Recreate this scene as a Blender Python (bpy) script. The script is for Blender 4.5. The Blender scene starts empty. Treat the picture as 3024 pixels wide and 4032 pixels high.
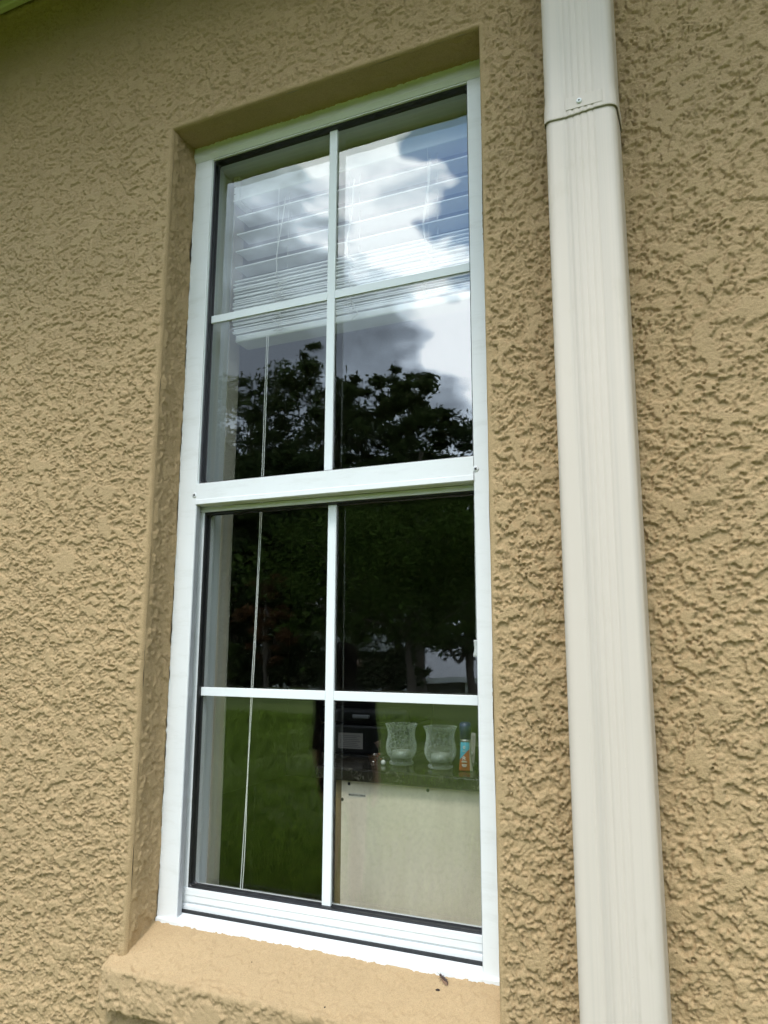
import bpy, bmesh, math, random
import numpy as np
from mathutils import Vector, Matrix, Euler

S = bpy.context.scene
COL = S.collection

# ------------------------------------------------------------------ camera
cam_d = bpy.data.cameras.new('camera')
cam = bpy.data.objects.new('camera', cam_d)
COL.objects.link(cam)
S.camera = cam
cam_d.sensor_fit = 'VERTICAL'
cam_d.sensor_height = 36.0
cam_d.lens = 36.0 * 2963.16 / 4032.0
cam_d.clip_start = 0.02
cam_d.clip_end = 2000
cam.matrix_world = Matrix((
    (0.9146777, 0.06743906, 0.39851811, 0.97858764),
    (0.40417085, -0.16056496, -0.90048033, -1.24661516),
    (0.0032605, 0.98471867, -0.17412209, 0.51704722),
    (0, 0, 0, 1)))
S.render.resolution_x, S.render.resolution_y = 768, 1024

# ------------------------------------------------------------------ sky, sun, exposure
SUN_DIR = Vector((0.02, -0.58, 0.90)).normalized()          # towards the sun, behind thin cloud
SUN_EL = math.asin(SUN_DIR.z)
SUN_AZ = math.atan2(SUN_DIR.x, SUN_DIR.y)
W = bpy.data.worlds.new('World')
S.world = W
W.use_nodes = True
wt = W.node_tree
wt.nodes.clear()


def wn(kind, **kw):
    n = wt.nodes.new(kind)
    for k, v in kw.items():
        setattr(n, k, v)
    return n


def wl(a, b):
    wt.links.new(a, b)


sky = wn('ShaderNodeTexSky', sky_type='NISHITA')
sky.sun_disc = False
sky.sun_elevation = SUN_EL
sky.sun_rotation = SUN_AZ
sky.air_density = 1.5
sky.dust_density = 0.1
sky.ozone_density = 1.0
tc = wn('ShaderNodeTexCoord')


def wmath(op, a, b=None, c=None, clamp=False):
    n = wn('ShaderNodeMath', operation=op, use_clamp=clamp)
    for i, v in enumerate((a, b, c)):
        if v is None:
            continue
        if isinstance(v, (int, float)):
            n.inputs[i].default_value = v
        else:
            wl(v, n.inputs[i])
    return n.outputs[0]


def wblob(d, inner, outer):
    """1 inside 'inner' degrees of direction d, 0 beyond 'outer'"""
    n = wn('ShaderNodeVectorMath', operation='DOT_PRODUCT')
    wl(warp, n.inputs[0])
    n.inputs[1].default_value = Vector(d).normalized()
    m = wn('ShaderNodeMapRange', interpolation_type='SMOOTHSTEP')
    wl(n.outputs['Value'], m.inputs[0])
    m.inputs[1].default_value = math.cos(math.radians(outer))
    m.inputs[2].default_value = math.cos(math.radians(inner))
    return m.outputs[0]


def wnoise(scale, detail, rough, loc, stretch=2.0):
    mp = wn('ShaderNodeMapping')
    wl(tc.outputs['Generated'], mp.inputs[0])
    mp.inputs['Location'].default_value = loc
    mp.inputs['Scale'].default_value = (1, 1, stretch)
    n = wn('ShaderNodeTexNoise')
    n.inputs['Scale'].default_value = scale
    n.inputs['Detail'].default_value = detail
    n.inputs['Roughness'].default_value = rough
    wl(mp.outputs[0], n.inputs['Vector'])
    return n


nz_w = wnoise(6.0, 3, 0.6, (3.1, 1.7, 0.4))
va = wn('ShaderNodeVectorMath', operation='SUBTRACT')
wl(nz_w.outputs['Color'], va.inputs[0])
va.inputs[1].default_value = (0.5, 0.5, 0.5)
vs = wn('ShaderNodeVectorMath', operation='SCALE')
wl(va.outputs[0], vs.inputs[0])
vs.inputs['Scale'].default_value = 0.30
vadd = wn('ShaderNodeVectorMath', operation='ADD')
wl(tc.outputs['Generated'], vadd.inputs[0])
wl(vs.outputs[0], vadd.inputs[1])
vnm = wn('ShaderNodeVectorMath', operation='NORMALIZE')
wl(vadd.outputs[0], vnm.inputs[0])
warp = vnm.outputs[0]

n_big = wnoise(2.6, 4, 0.55, (0.7, 2.2, 1.1))
n_fine = wnoise(7.0, 5, 0.6, (5.2, 0.3, 2.4))
lum = wmath('MULTIPLY_ADD', n_big.outputs['Fac'], 1.9, -0.36)
lum = wmath('ADD', lum, wmath('MULTIPLY_ADD', n_fine.outputs['Fac'], 1.35, -0.66))
dark = wblob((-0.41, -0.815, 0.405), 5, 13)
dark2 = wblob((-0.60, -0.70, 0.36), 3, 14)
bright = wblob((-0.232, -0.88, 0.405), 2.4, 7.0)
bright2 = wblob((-0.345, -0.775, 0.53), 2.5, 7.5)
lum = wmath('SUBTRACT', lum, wmath('MULTIPLY', dark, 0.5))
lum = wmath('SUBTRACT', lum, wmath('MULTIPLY', dark2, 0.3))
lum = wmath('ADD', lum, wmath('MULTIPLY', bright, 1.0))
lum = wmath('ADD', lum, wmath('MULTIPLY', bright2, 0.9), clamp=True)
ramp = wn('ShaderNodeValToRGB')
wl(lum, ramp.inputs[0])
cr = ramp.color_ramp
cr.elements[0].position = 0.0
cr.elements[0].color = (0.36, 0.43, 0.53, 1)
cr.elements[1].position = 1.0
cr.elements[1].color = (3.0, 3.2, 3.38, 1)
e = cr.elements.new(0.35)
e.color = (0.68, 0.82, 1.0, 1)
e = cr.elements.new(0.7)
e.color = (1.60, 1.88, 2.20, 1)
# holes of blue between the clouds
n_hole = wnoise(4.2, 4, 0.55, (1.9, 4.4, 0.2))
hole = wmath('ADD', wmath('MULTIPLY_ADD', n_hole.outputs['Fac'], 3.4, -2.3),
             wmath('MULTIPLY', wblob((-0.215, -0.79, 0.560), 2.4, 6.4), 2.4), clamp=True)
hole = wmath('MULTIPLY', hole, 0.97)
skys = wn('ShaderNodeMix', data_type='RGBA', blend_type='MULTIPLY')
skys.inputs[0].default_value = 1.0
wl(sky.outputs[0], skys.inputs[6])
skys.inputs[7].default_value = (0.15, 0.16, 0.18, 1)
mixc = wn('ShaderNodeMix', data_type='RGBA')
wl(hole, mixc.inputs[0])
wl(ramp.outputs[0], mixc.inputs[6])
wl(skys.outputs[2], mixc.inputs[7])
bg = wn('ShaderNodeBackground')
wl(mixc.outputs[2], bg.inputs[0])
bg.inputs[1].default_value = 1.0
wo = wn('ShaderNodeOutputWorld')
wl(bg.outputs[0], wo.inputs[0])

sl = bpy.data.lights.new('sun', 'SUN')
sl.energy = 1.5
sl.angle = math.radians(15)
sl.color = (1.0, 0.97, 0.93)
so = bpy.data.objects.new('sun', sl)
COL.objects.link(so)
so.rotation_euler = SUN_DIR.to_track_quat('Z', 'Y').to_euler()
so.location = (2, -4, 6)

vsn = S.view_settings
vsn.view_transform = 'Standard'
vsn.look = 'None'
vsn.gamma = 1
vsn.use_curve_mapping = False
vsn.exposure = 0.64
S.render.engine = 'CYCLES'
S.cycles.use_denoising = True
S.cycles.use_adaptive_sampling = True
S.cycles.adaptive_threshold = 0.012
S.cycles.max_bounces = 8
S.cycles.diffuse_bounces = 3
S.cycles.glossy_bounces = 4
S.cycles.transmission_bounces = 8
S.cycles.transparent_max_bounces = 24
S.cycles.sample_clamp_indirect = 8
S.cycles.caustics_reflective = False
S.cycles.caustics_refractive = False

rnd = random.Random(11)
rng = np.random.default_rng(5)


# ------------------------------------------------------------------ material helpers
class Mat:
    def __init__(self, name):
        self.m = bpy.data.materials.new(name)
        self.m.use_nodes = True
        self.t = self.m.node_tree
        self.t.nodes.clear()
        self.out = self.n('ShaderNodeOutputMaterial')

    def n(self, kind, **kw):
        nd = self.t.nodes.new(kind)
        for k, v in kw.items():
            setattr(nd, k, v)
        return nd

    def l(self, a, b):
        self.t.links.new(a, b)

    def val(self, sock, v):
        if hasattr(v, 'is_linked') or hasattr(v, 'links'):
            self.l(v, sock)
        else:
            sock.default_value = v

    def coord(self, kind='Object'):
        return self.n('ShaderNodeTexCoord').outputs[kind]

    def mapping(self, vec, scale=(1, 1, 1), loc=(0, 0, 0), rot=(0, 0, 0)):
        m = self.n('ShaderNodeMapping')
        self.l(vec, m.inputs[0])
        m.inputs['Scale'].default_value = scale
        m.inputs['Location'].default_value = loc
        m.inputs['Rotation'].default_value = rot
        return m.outputs[0]

    def noise(self, vec, scale, detail=4, rough=0.55, dist=0.0):
        n = self.n('ShaderNodeTexNoise')
        self.l(vec, n.inputs['Vector'])
        n.inputs['Scale'].default_value = scale
        n.inputs['Detail'].default_value = detail
        n.inputs['Roughness'].default_value = rough
        n.inputs['Distortion'].default_value = dist
        return n.outputs['Fac']

    def ramp(self, fac, stops):
        r = self.n('ShaderNodeValToRGB')
        self.l(fac, r.inputs[0])
        el = r.color_ramp.elements
        while len(el) < len(stops):
            el.new(0.5)
        for e, (p, c) in zip(el, stops):
            e.position = p
            e.color = c if len(c) == 4 else (*c, 1)
        return r.outputs[0]

    def mix(self, fac, a, b, mode='MIX'):
        m = self.n('ShaderNodeMix', data_type='RGBA', blend_type=mode)
        self.val(m.inputs[0], fac)
        for s, v in ((m.inputs[6], a), (m.inputs[7], b)):
            if isinstance(v, tuple):
                v = v if len(v) == 4 else (*v, 1)
            self.val(s, v)
        return m.outputs[2]

    def math(self, op, a, b=0.0, clamp=False):
        m = self.n('ShaderNodeMath', operation=op, use_clamp=clamp)
        self.val(m.inputs[0], a)
        self.val(m.inputs[1], b)
        return m.outputs[0]

    def bump(self, h, strength, dist):
        b = self.n('ShaderNodeBump')
        b.inputs['Strength'].default_value = strength
        b.inputs['Distance'].default_value = dist
        self.l(h, b.inputs['Height'])
        return b.outputs[0]

    def pbr(self, color, rough=0.6, metal=0.0, normal=None, spec=0.5, **kw):
        p = self.n('ShaderNodeBsdfPrincipled')
        if isinstance(color, tuple):
            color = color if len(color) == 4 else (*color, 1)
        self.val(p.inputs['Base Color'], color)
        self.val(p.inputs['Roughness'], rough)
        p.inputs['Metallic'].default_value = metal
        p.inputs['Specular IOR Level'].default_value = spec
        for k, v in kw.items():
            self.val(p.inputs[k.replace('_', ' ')], v)
        if normal is not None:
            self.l(normal, p.inputs['Normal'])
        self.l(p.outputs[0], self.out.inputs[0])
        return p


def simple(name, col, rough=0.5, metal=0.0, spec=0.5, var=0.06, scale=30.0, bump=0.0):
    M = Mat(name)
    c = M.coord()
    f = M.noise(c, scale, 5)
    lo = tuple(max(0, v * (1 - var)) for v in col)
    hi = tuple(v * (1 + var) for v in col)
    colr = M.ramp(f, [(0.3, lo), (0.7, hi)])
    nrm = M.bump(f, 0.4, bump) if bump else None
    M.pbr(colr, rough, metal, nrm, spec)
    return M.m


def stucco_mat(name, base, fine=1.0):
    M = Mat(name)
    c = M.coord()
    big = M.noise(c, 1.6, 3)
    mid = M.noise(c, 14, 3)
    a = M.ramp(big, [(0.3, tuple(v * 0.93 for v in base)), (0.7, tuple(v * 1.05 for v in base))])
    b = M.mix(M.math('MULTIPLY', mid, 0.25), a, tuple(v * k for v, k in zip(base, (0.86, 0.84, 0.80))))
    # thin grime streaks washed down the paint
    st = M.noise(M.mapping(c, (26, 26, 1.4)), 1.0, 3)
    b = M.mix(M.ramp(st, [(0.55, (0, 0, 0)), (0.8, (0.30, 0.30, 0.30))]), b, tuple(v * 0.70 for v in base))
    hb = M.noise(c, 520 if fine < 2 else 120, 3, 0.7)
    b = M.mix(1.0, b, M.ramp(hb, [(0.30, (0.80, 0.79, 0.77)), (0.5, (1.0, 1.0, 1.0)), (0.72, (1.12, 1.12, 1.12))]), 'MULTIPLY')
    nrm = M.bump(hb, 1.0, 0.0016 if fine < 2 else 0.006)
    M.pbr(b, 0.78, 0, nrm, 0.3)
    return M.m


def white_metal(name, base=(0.80, 0.81, 0.80), dirt=0.8):
    M = Mat(name)
    c = M.coord()
    sm = M.noise(M.mapping(c, (9, 9, 40)), 1.0, 6, 0.7)
    sp = M.noise(c, 210, 2, 0.5)
    big = M.noise(c, 5, 4)
    k = M.ramp(sm, [(0.52, (0, 0, 0)), (0.85, (dirt * 0.5,) * 3)])
    col = M.mix(k, M.ramp(big, [(0.3, tuple(v * 0.96 for v in base)), (0.7, base)]), (0.45, 0.44, 0.38))
    spk = M.ramp(sp, [(0.79, (0, 0, 0)), (0.82, (dirt,) * 3)])
    col = M.mix(spk, col, (0.16, 0.14, 0.11))
    M.pbr(col, M.ramp(big, [(0.3, (0.36,) * 3), (0.7, (0.5,) * 3)]), 0, M.bump(M.noise(c, 90, 3), 0.08, 0.0004), 0.45)
    return M.m


def glass_mat(name, f0, tint):
    M = Mat(name)
    lw = M.n('ShaderNodeLayerWeight')
    lw.inputs[0].default_value = 0.5
    p = M.math('POWER', lw.outputs['Facing'], 5.0)
    fr = M.math('ADD', M.math('MULTIPLY', p, 1 - f0), f0, True)
    tr = M.n('ShaderNodeBsdfTransparent')
    tr.inputs[0].default_value = (*tint, 1)
    gl = M.n('ShaderNodeBsdfGlossy')
    gl.inputs['Color'].default_value = (1, 1, 1, 1)
    gl.inputs['Roughness'].default_value = 0.0
    c = M.coord()
    wv = M.noise(c, 6.0, 2, 0.4)
    M.l(M.bump(wv, 0.05, 0.009), gl.inputs['Normal'])
    mx = M.n('ShaderNodeMixShader')
    M.l(fr, mx.inputs[0])
    M.l(tr.outputs[0], mx.inputs[1])
    M.l(gl.outputs[0], mx.inputs[2])
    M.l(mx.outputs[0], M.out.inputs[0])
    return M.m


def vase_glass():
    M = Mat('crackle_glass')
    c = M.coord()
    vo = M.n('ShaderNodeTexVoronoi', feature='DISTANCE_TO_EDGE')
    M.l(c, vo.inputs['Vector'])
    vo.inputs['Scale'].default_value = 130
    crack = M.ramp(vo.outputs['Distance'], [(0.0, (1, 1, 1)), (0.05, (0, 0, 0))])
    lw = M.n('ShaderNodeLayerWeight')
    lw.inputs[0].default_value = 0.5
    p = M.math('POWER', lw.outputs['Facing'], 2.4)
    fr = M.math('ADD', M.math('MULTIPLY', p, 0.75), 0.015, True)
    fr = M.math('ADD', fr, M.math('MULTIPLY', crack, 0.30), True)
    tr = M.n('ShaderNodeBsdfTransparent')
    tr.inputs[0].default_value = (0.93, 0.95, 0.93, 1)
    gl = M.n('ShaderNodeBsdfPrincipled')
    gl.inputs['Base Color'].default_value = (0.86, 0.90, 0.87, 1)
    gl.inputs['Roughness'].default_value = 0.08
    M.l(M.bump(crack, 0.6, 0.0008), gl.inputs['Normal'])
    mx = M.n('ShaderNodeMixShader')
    M.l(fr, mx.inputs[0])
    M.l(tr.outputs[0], mx.inputs[1])
    M.l(gl.outputs[0], mx.inputs[2])
    M.l(mx.outputs[0], M.out.inputs[0])
    return M.m


def marble(name, base, vein, scale, thin):
    M = Mat(name)
    c = M.coord()
    w = M.noise(c, scale, 6, 0.6)
    v = M.math('ABSOLUTE', M.math('SUBTRACT', w, 0.5))
    k = M.ramp(v, [(0.0, (1, 1, 1)), (thin, (0, 0, 0))])
    sel = M.ramp(M.noise(c, scale * 0.6, 3), [(0.5, (0, 0, 0)), (0.62, (1, 1, 1))])
    k = M.math('MULTIPLY', k, sel)
    cl = M.ramp(M.noise(c, scale * 1.7, 5), [(0.3, tuple(x * 0.75 for x in base)), (0.7, tuple(x * 1.2 for x in base))])
    M.pbr(M.mix(k, cl, vein), 0.18, 0, None, 0.5)
    return M.m


def leaf_mat(name, lo, hi):
    M = Mat(name)
    g = M.n('ShaderNodeNewGeometry')
    col = M.ramp(g.outputs['Random Per Island'], [(0.0, lo), (1.0, hi)])
    d = M.n('ShaderNodeBsdfDiffuse')
    M.l(col, d.inputs[0])
    t = M.n('ShaderNodeBsdfTranslucent')
    M.l(col, t.inputs[0])
    mx = M.n('ShaderNodeMixShader')
    mx.inputs[0].default_value = 0.3
    M.l(d.outputs[0], mx.inputs[1])
    M.l(t.outputs[0], mx.inputs[2])
    M.l(mx.outputs[0], M.out.inputs[0])
    return M.m


STUCCO = (0.462, 0.326, 0.172)
m_stucco = stucco_mat('tan_stucco', STUCCO)
m_stucco_smooth = stucco_mat('tan_stucco_sill', (0.475, 0.335, 0.182), 0.7)
m_white = white_metal('white_painted_aluminium')
m_white_clean = white_metal('white_vinyl_muntin', (0.80, 0.83, 0.82), 0.15)
m_gasket = simple('black_rubber', (0.008, 0.008, 0.009), 0.35, var=0.2)
m_grey_track = simple('grey_aluminium_track', (0.42, 0.43, 0.45), 0.4, var=0.1)
m_strip = simple('charcoal_weather_strip', (0.02, 0.021, 0.022), 0.75, var=0.3, scale=200)
m_glass = glass_mat('window_glass', 0.095, (0.98, 0.99, 0.98))
m_screw = simple('painted_screw', (0.72, 0.73, 0.72), 0.35)
m_dark = simple('screw_recess', (0.02, 0.02, 0.02), 0.6)
m_caulk = simple('white_caulk', (0.74, 0.73, 0.70), 0.6, var=0.15, scale=120)


def downspout_mat():
    M = Mat('almond_aluminium')
    c = M.coord()
    base = (0.585, 0.510, 0.43)
    s1 = M.noise(M.mapping(c, (70, 70, 0.6)), 1.0, 4, 0.6)
    col = M.mix(M.ramp(s1, [(0.45, (0, 0, 0)), (0.75, (0.75,) * 3)]), base, (0.46, 0.41, 0.35))
    sp = M.noise(c, 260, 2, 0.5)
    col = M.mix(M.ramp(sp, [(0.80, (0, 0, 0)), (0.83, (0.5,) * 3)]), col, (0.22, 0.18, 0.13))
    bl = M.noise(M.mapping(c, (20, 20, 7)), 1.0, 5, 0.65)
    col = M.mix(M.ramp(bl, [(0.6, (0, 0, 0)), (0.78, (0.4,) * 3)]), col, (0.42, 0.36, 0.26))
    hgt = M.math('ADD', M.math('MULTIPLY', M.noise(c, 700, 2), 0.02), M.noise(M.mapping(c, (9, 9, 4)), 1.0, 3))
    M.pbr(col, M.ramp(bl, [(0.3, (0.36,) * 3), (0.7, (0.55,) * 3)]), 0, M.bump(hgt, 0.35, 0.006), 0.4)
    return M.m


m_down = downspout_mat()


# ------------------------------------------------------------------ object helpers
def link(o, parent=None):
    COL.objects.link(o)
    if parent is not None:
        o.parent = parent
    return o


def tag(o, label=None, cat=None, group=None, kind=None):
    if label:
        o['label'] = label
    if cat:
        o['category'] = cat
    if group:
        o['group'] = group
    if kind:
        o['kind'] = kind
    return o


def thing(name, label, cat, loc=(0, 0, 0), rz=0.0, group=None):
    o = bpy.data.objects.new(name, None)
    o.empty_display_size = 0.05
    o.location = loc
    o.rotation_euler = (0, 0, rz)
    link(o)
    return tag(o, label, cat, group)


def mesh_obj(name, verts, faces, mat, parent=None, smooth=False, mats=None, midx=None):
    me = bpy.data.meshes.new(name)
    me.from_pydata([tuple(v) for v in verts], [], [tuple(f) for f in faces])
    me.update()
    if mats:
        for m in mats:
            me.materials.append(m)
        me.polygons.foreach_set('material_index', midx)
    else:
        me.materials.append(mat)
    if smooth:
        me.polygons.foreach_set('use_smooth', [True] * len(me.polygons))
    return link(bpy.data.objects.new(name, me), parent)


def np_quads(name, V, F, mat, parent=None, smooth=True):
    """fast mesh from numpy arrays; F is (n,3) or (n,4)"""
    me = bpy.data.meshes.new(name)
    V = np.ascontiguousarray(V, dtype=np.float32)
    F = np.ascontiguousarray(F, dtype=np.int32)
    k = F.shape[1]
    me.vertices.add(len(V))
    me.vertices.foreach_set('co', V.ravel())
    me.loops.add(F.size)
    me.loops.foreach_set('vertex_index', F.ravel())
    me.polygons.add(len(F))
    me.polygons.foreach_set('loop_start', np.arange(0, F.size, k, dtype=np.int32))
    me.polygons.foreach_set('use_smooth', np.full(len(F), smooth))
    me.update(calc_edges=True)
    me.validate()
    me.materials.append(mat)
    return link(bpy.data.objects.new(name, me), parent)


def bm_obj(name, bm, mat, parent=None, smooth=False):
    bmesh.ops.recalc_face_normals(bm, faces=bm.faces[:])
    me = bpy.data.meshes.new(name)
    bm.to_mesh(me)
    bm.free()
    me.materials.append(mat)
    if smooth:
        me.polygons.foreach_set('use_smooth', [True] * len(me.polygons))
    return link(bpy.data.objects.new(name, me), parent)


def box_bm(x0, x1, y0, y1, z0, z1, bev=0.0, seg=2, bm=None):
    b = bmesh.new()
    bmesh.ops.create_cube(b, size=1.0)
    bmesh.ops.scale(b, vec=(x1 - x0, y1 - y0, z1 - z0), verts=b.verts)
    bmesh.ops.translate(b, vec=((x0 + x1) / 2, (y0 + y1) / 2, (z0 + z1) / 2), verts=b.verts)
    if bev:
        bmesh.ops.bevel(b, geom=b.edges[:], offset=bev, segments=seg, affect='EDGES', profile=0.5)
    if bm is None:
        return b
    me = bpy.data.meshes.new('tmp')
    b.to_mesh(me)
    b.free()
    bm.from_mesh(me)
    bpy.data.meshes.remove(me)
    return bm


def box(name, x0, x1, y0, y1, z0, z1, mat, parent=None, bev=0.0, seg=2):
    return bm_obj(name, box_bm(x0, x1, y0, y1, z0, z1, bev, seg), mat, parent)


def extrude_x(name, prof, x0, x1, mat, parent=None, bev=0.0):
    """closed (y,z) profile swept along x"""
    bm = bmesh.new()
    a = [bm.verts.new((x0, y, z)) for y, z in prof]
    b = [bm.verts.new((x1, y, z)) for y, z in prof]
    n = len(prof)
    for i in range(n):
        bm.faces.new((a[i], a[(i + 1) % n], b[(i + 1) % n], b[i]))
    bm.faces.new(a)
    bm.faces.new(b[::-1])
    if bev:
        bmesh.ops.bevel(bm, geom=bm.edges[:], offset=bev, segments=1, affect='EDGES')
    return bm_obj(name, bm, mat, parent)


def tube_data(pts, radii, n=6, cap=True):
    pts = [Vector(p) for p in pts]
    if not hasattr(radii, '__len__'):
        radii = [radii] * len(pts)
    V, F = [], []
    up = None
    for i, p in enumerate(pts):
        d = (pts[min(i + 1, len(pts) - 1)] - pts[max(i - 1, 0)])
        d = d.normalized() if d.length > 1e-9 else Vector((0, 0, 1))
        if up is None:
            up = d.orthogonal().normalized()
        else:
            up = (up - d * up.dot(d))
            up = up.normalized() if up.length > 1e-6 else d.orthogonal().normalized()
        s = d.cross(up)
        for k in range(n):
            a = 2 * math.pi * k / n
            V.append(p + (up * math.cos(a) + s * math.sin(a)) * radii[i])
    for i in range(len(pts) - 1):
        for k in range(n):
            F.append((i * n + k, i * n + (k + 1) % n, (i + 1) * n + (k + 1) % n, (i + 1) * n + k))
    if cap:
        F.append(tuple(range(n))[::-1])
        F.append(tuple(range((len(pts) - 1) * n, len(pts) * n)))
    return V, F


def tube(name, pts, radii, mat, parent=None, n=6):
    V, F = tube_data(pts, radii, n)
    return mesh_obj(name, V, F, mat, parent, True)


def lathe(name, prof, mat, parent=None, loc=(0, 0, 0), n=32, smooth=True):
    """prof list of (r,z), open or closed around the axis"""
    V, F = [], []
    for r, z in prof:
        for k in range(n):
            a = 2 * math.pi * k / n
            V.append((loc[0] + r * math.cos(a), loc[1] + r * math.sin(a), loc[2] + z))
    for i in range(len(prof) - 1):
        for k in range(n):
            F.append((i * n + k, i * n + (k + 1) % n, (i + 1) * n + (k + 1) % n, (i + 1) * n + k))
    if prof[0][0] > 1e-6:
        F.append(tuple(range(n))[::-1])
    if prof[-1][0] > 1e-6:
        F.append(tuple(range((len(prof) - 1) * n, len(prof) * n)))
    return mesh_obj(name, V, F, mat, parent, smooth)


def smooth_path(pts, k=6):
    pts = [Vector(p) for p in pts]
    out = []
    for i in range(len(pts) - 1):
        p0, p1, p2, p3 = pts[max(i - 1, 0)], pts[i], pts[i + 1], pts[min(i + 2, len(pts) - 1)]
        for j in range(k):
            t = j / k
            out.append(0.5 * ((2 * p1) + (p2 - p0) * t + (2 * p0 - 5 * p1 + 4 * p2 - p3) * t * t +
                              (3 * p1 - p0 - 3 * p2 + p3) * t ** 3))
    out.append(pts[-1])
    return out


# ------------------------------------------------------------------ stucco height fields
def gfield(ny, nx, sy, sx, seed):
    """gaussian-filtered noise, unit variance, sigma in grid steps"""
    r = np.random.default_rng(seed)
    a = r.standard_normal((ny, nx))
    fy = np.fft.fftfreq(ny)[:, None]
    fx = np.fft.rfftfreq(nx)[None, :]
    g = np.exp(-2 * (math.pi ** 2) * ((fy * sy) ** 2 + (fx * sx) ** 2))
    b = np.fft.irfft2(np.fft.rfft2(a) * g, s=(ny, nx))
    return b / b.std()


def sstep(a, b, x):
    t = np.clip((x - a) / (b - a), 0.0, 1.0)
    return t * t * (3 - 2 * t)


def stucco_height(nz, nx, step, seed, amp=1.0):
    """knock-down texture, metres: ragged flattened plates over a grainy ground"""
    s = lambda mm: mm * 0.001 / step
    G = lambda m1, m2, k: gfield(nz, nx, s(m1), s(m2), seed + k)
    a, b, c, d = G(2.0, 2.35, 0), G(0.85, 0.95, 1), G(0.5, 0.5, 2), G(14, 17, 3)
    e, f, g = G(60, 60, 4), G(5.2, 6.2, 6), G(1.25, 1.5, 7)
    # thresholded fields give crisp ragged plate edges while the tops stay flat
    p1 = sstep(0, 0.10, f + 0.55 * a + 0.30 * b + 0.3 * d)
    p2 = sstep(0.75, 0.85, f + 0.75 * a + 0.35 * b - 0.25 * d)
    p3 = sstep(0.10, 0.25, a + 0.7 * g + 0.4 * b - 0.6 * p1)
    gr = sstep(0.9, 1.1, g + 0.5 * b) * (1 - 0.75 * p1)
    sm = sstep(1.45, 1.6, d + 0.6 * f + 0.40 * g)
    h = 0.0030 * p1 + 0.0024 * p2 + 0.0012 * p3 * (1 - 0.75 * p1) + 0.0010 * gr + 0.00024 * b + 0.0002 * c
    h = h * (1 - sm) + sm * (0.0050 + 0.0004 * p3 + 0.0003 * b)
    h += 0.0009 * e
    return h * amp * 0.84


def seg_axis(stops, step):
    out = []
    for a, b in zip(stops[:-1], stops[1:]):
        n = max(1, int(round((b - a) / step)))
        out.append(np.linspace(a, b, n + 1)[:-1])
    out.append(np.array([stops[-1]]))
    return np.concatenate(out)


def grid_faces(nz, nx, keep=None):
    i = np.arange(nz * nx).reshape(nz, nx)
    f = np.stack([i[:-1, :-1], i[:-1, 1:], i[1:, 1:], i[1:, :-1]], -1)
    f = f[keep] if keep is not None else f.reshape(-1, 4)
    return f.reshape(-1, 4)


def compress(V, F):
    used = np.zeros(len(V), bool)
    used[F.ravel()] = True
    idx = np.cumsum(used) - 1
    return V[used], idx[F]


# ================================================================== THE HOUSE
WALL_Y = -0.080
XL, XR = -0.047, 0.6475          # opening in the wall
ZT, ZB = 1.630, -0.060
RB = 0.007                       # bull-nose radius
GROUND = -0.85
SOFFIT_Z = 2.16

house = thing('stucco_house', 'tan knock-down stucco house wall with a deep window recess', 'house', (0, 0, GROUND))


def under(o):
    """parent to the house keeping world coordinates"""
    o.parent = house
    o.matrix_parent_inverse = Matrix.Translation((0, 0, -GROUND))
    return o


WX0, WX1, WZ0, SEAM = -0.72, 1.25, -0.26, 0.8325      # seam hidden behind the downspout


def wall_sheet(x_axis, z_axis, seed, step, opening, mend):
    X, Z = np.meshgrid(x_axis, z_axis)
    nz_, nx_ = X.shape
    Hh = stucco_height(nz_, nx_, step, seed, 1.0)
    Hh = Hh * (0.88 + 0.06 * sstep(-0.2, 0.7, X))
    Hh = Hh + (0.004 - Hh) * sstep(0.006, 0.001, np.abs(X - mend)) if mend is not None else Hh
    keep = None
    Y = WALL_Y - Hh
    if opening:
        # bull-nosed, trowelled corner round the opening
        dx = np.maximum(np.maximum(XL - X, X - XR), 0)
        dz = np.maximum(np.maximum(ZB - Z, Z - ZT), 0)
        dist = np.hypot(dx, dz)
        fade = sstep(0.003, 0.015, dist + 0.0022 * gfield(nz_, nx_, 9, 9, 77))
        H2 = Hh * fade + (1 - fade) * (0.0016 + 0.0004 * gfield(nz_, nx_, 4, 4, 78))
        t = np.clip((RB - dist) / RB, 0, 1)
        Y = WALL_Y - H2 + RB * (1 - np.sqrt(np.maximum(0, 1 - t * t)))
        inside = (X[:-1, :-1] >= XL - 1e-6) & (X[:-1, 1:] <= XR + 1e-6) & (Z[:-1, :-1] >= ZB - 1e-6) & (Z[1:, :-1] <= ZT + 1e-6)
        keep = ~inside
    V = np.stack([X.ravel(), Y.ravel(), Z.ravel()], 1)
    V, F = compress(V, grid_faces(nz_, nx_, keep))
    under(np_quads('wall', V, F, m_stucco))


xs = np.concatenate([seg_axis([WX0, XL, XR], 0.0021)[:-1], seg_axis([XR, SEAM], 0.0016)])
wall_sheet(xs, seg_axis([WZ0, ZB, ZT, SOFFIT_Z - 0.004], 0.0019), 21, 0.0025, True, SEAM)
wall_sheet(seg_axis([SEAM, WX1], 0.0017), seg_axis([WZ0, 1.80], 0.0018), 121, 0.0020, False, SEAM)
# beyond the picture the same plaster, sampled coarser
wall_sheet(seg_axis([-1.95, WX0], 0.0060), seg_axis([WZ0, SOFFIT_Z - 0.004], 0.0060), 221, 0.0026, False, None)
wall_sheet(seg_axis([WX1, 2.15], 0.0060), seg_axis([WZ0, SOFFIT_Z - 0.004], 0.0060), 321, 0.0026, False, None)
wall_sheet(seg_axis([SEAM, WX1], 0.0060), seg_axis([1.80, SOFFIT_Z - 0.004], 0.0060), 421, 0.0026, False, None)
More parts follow.
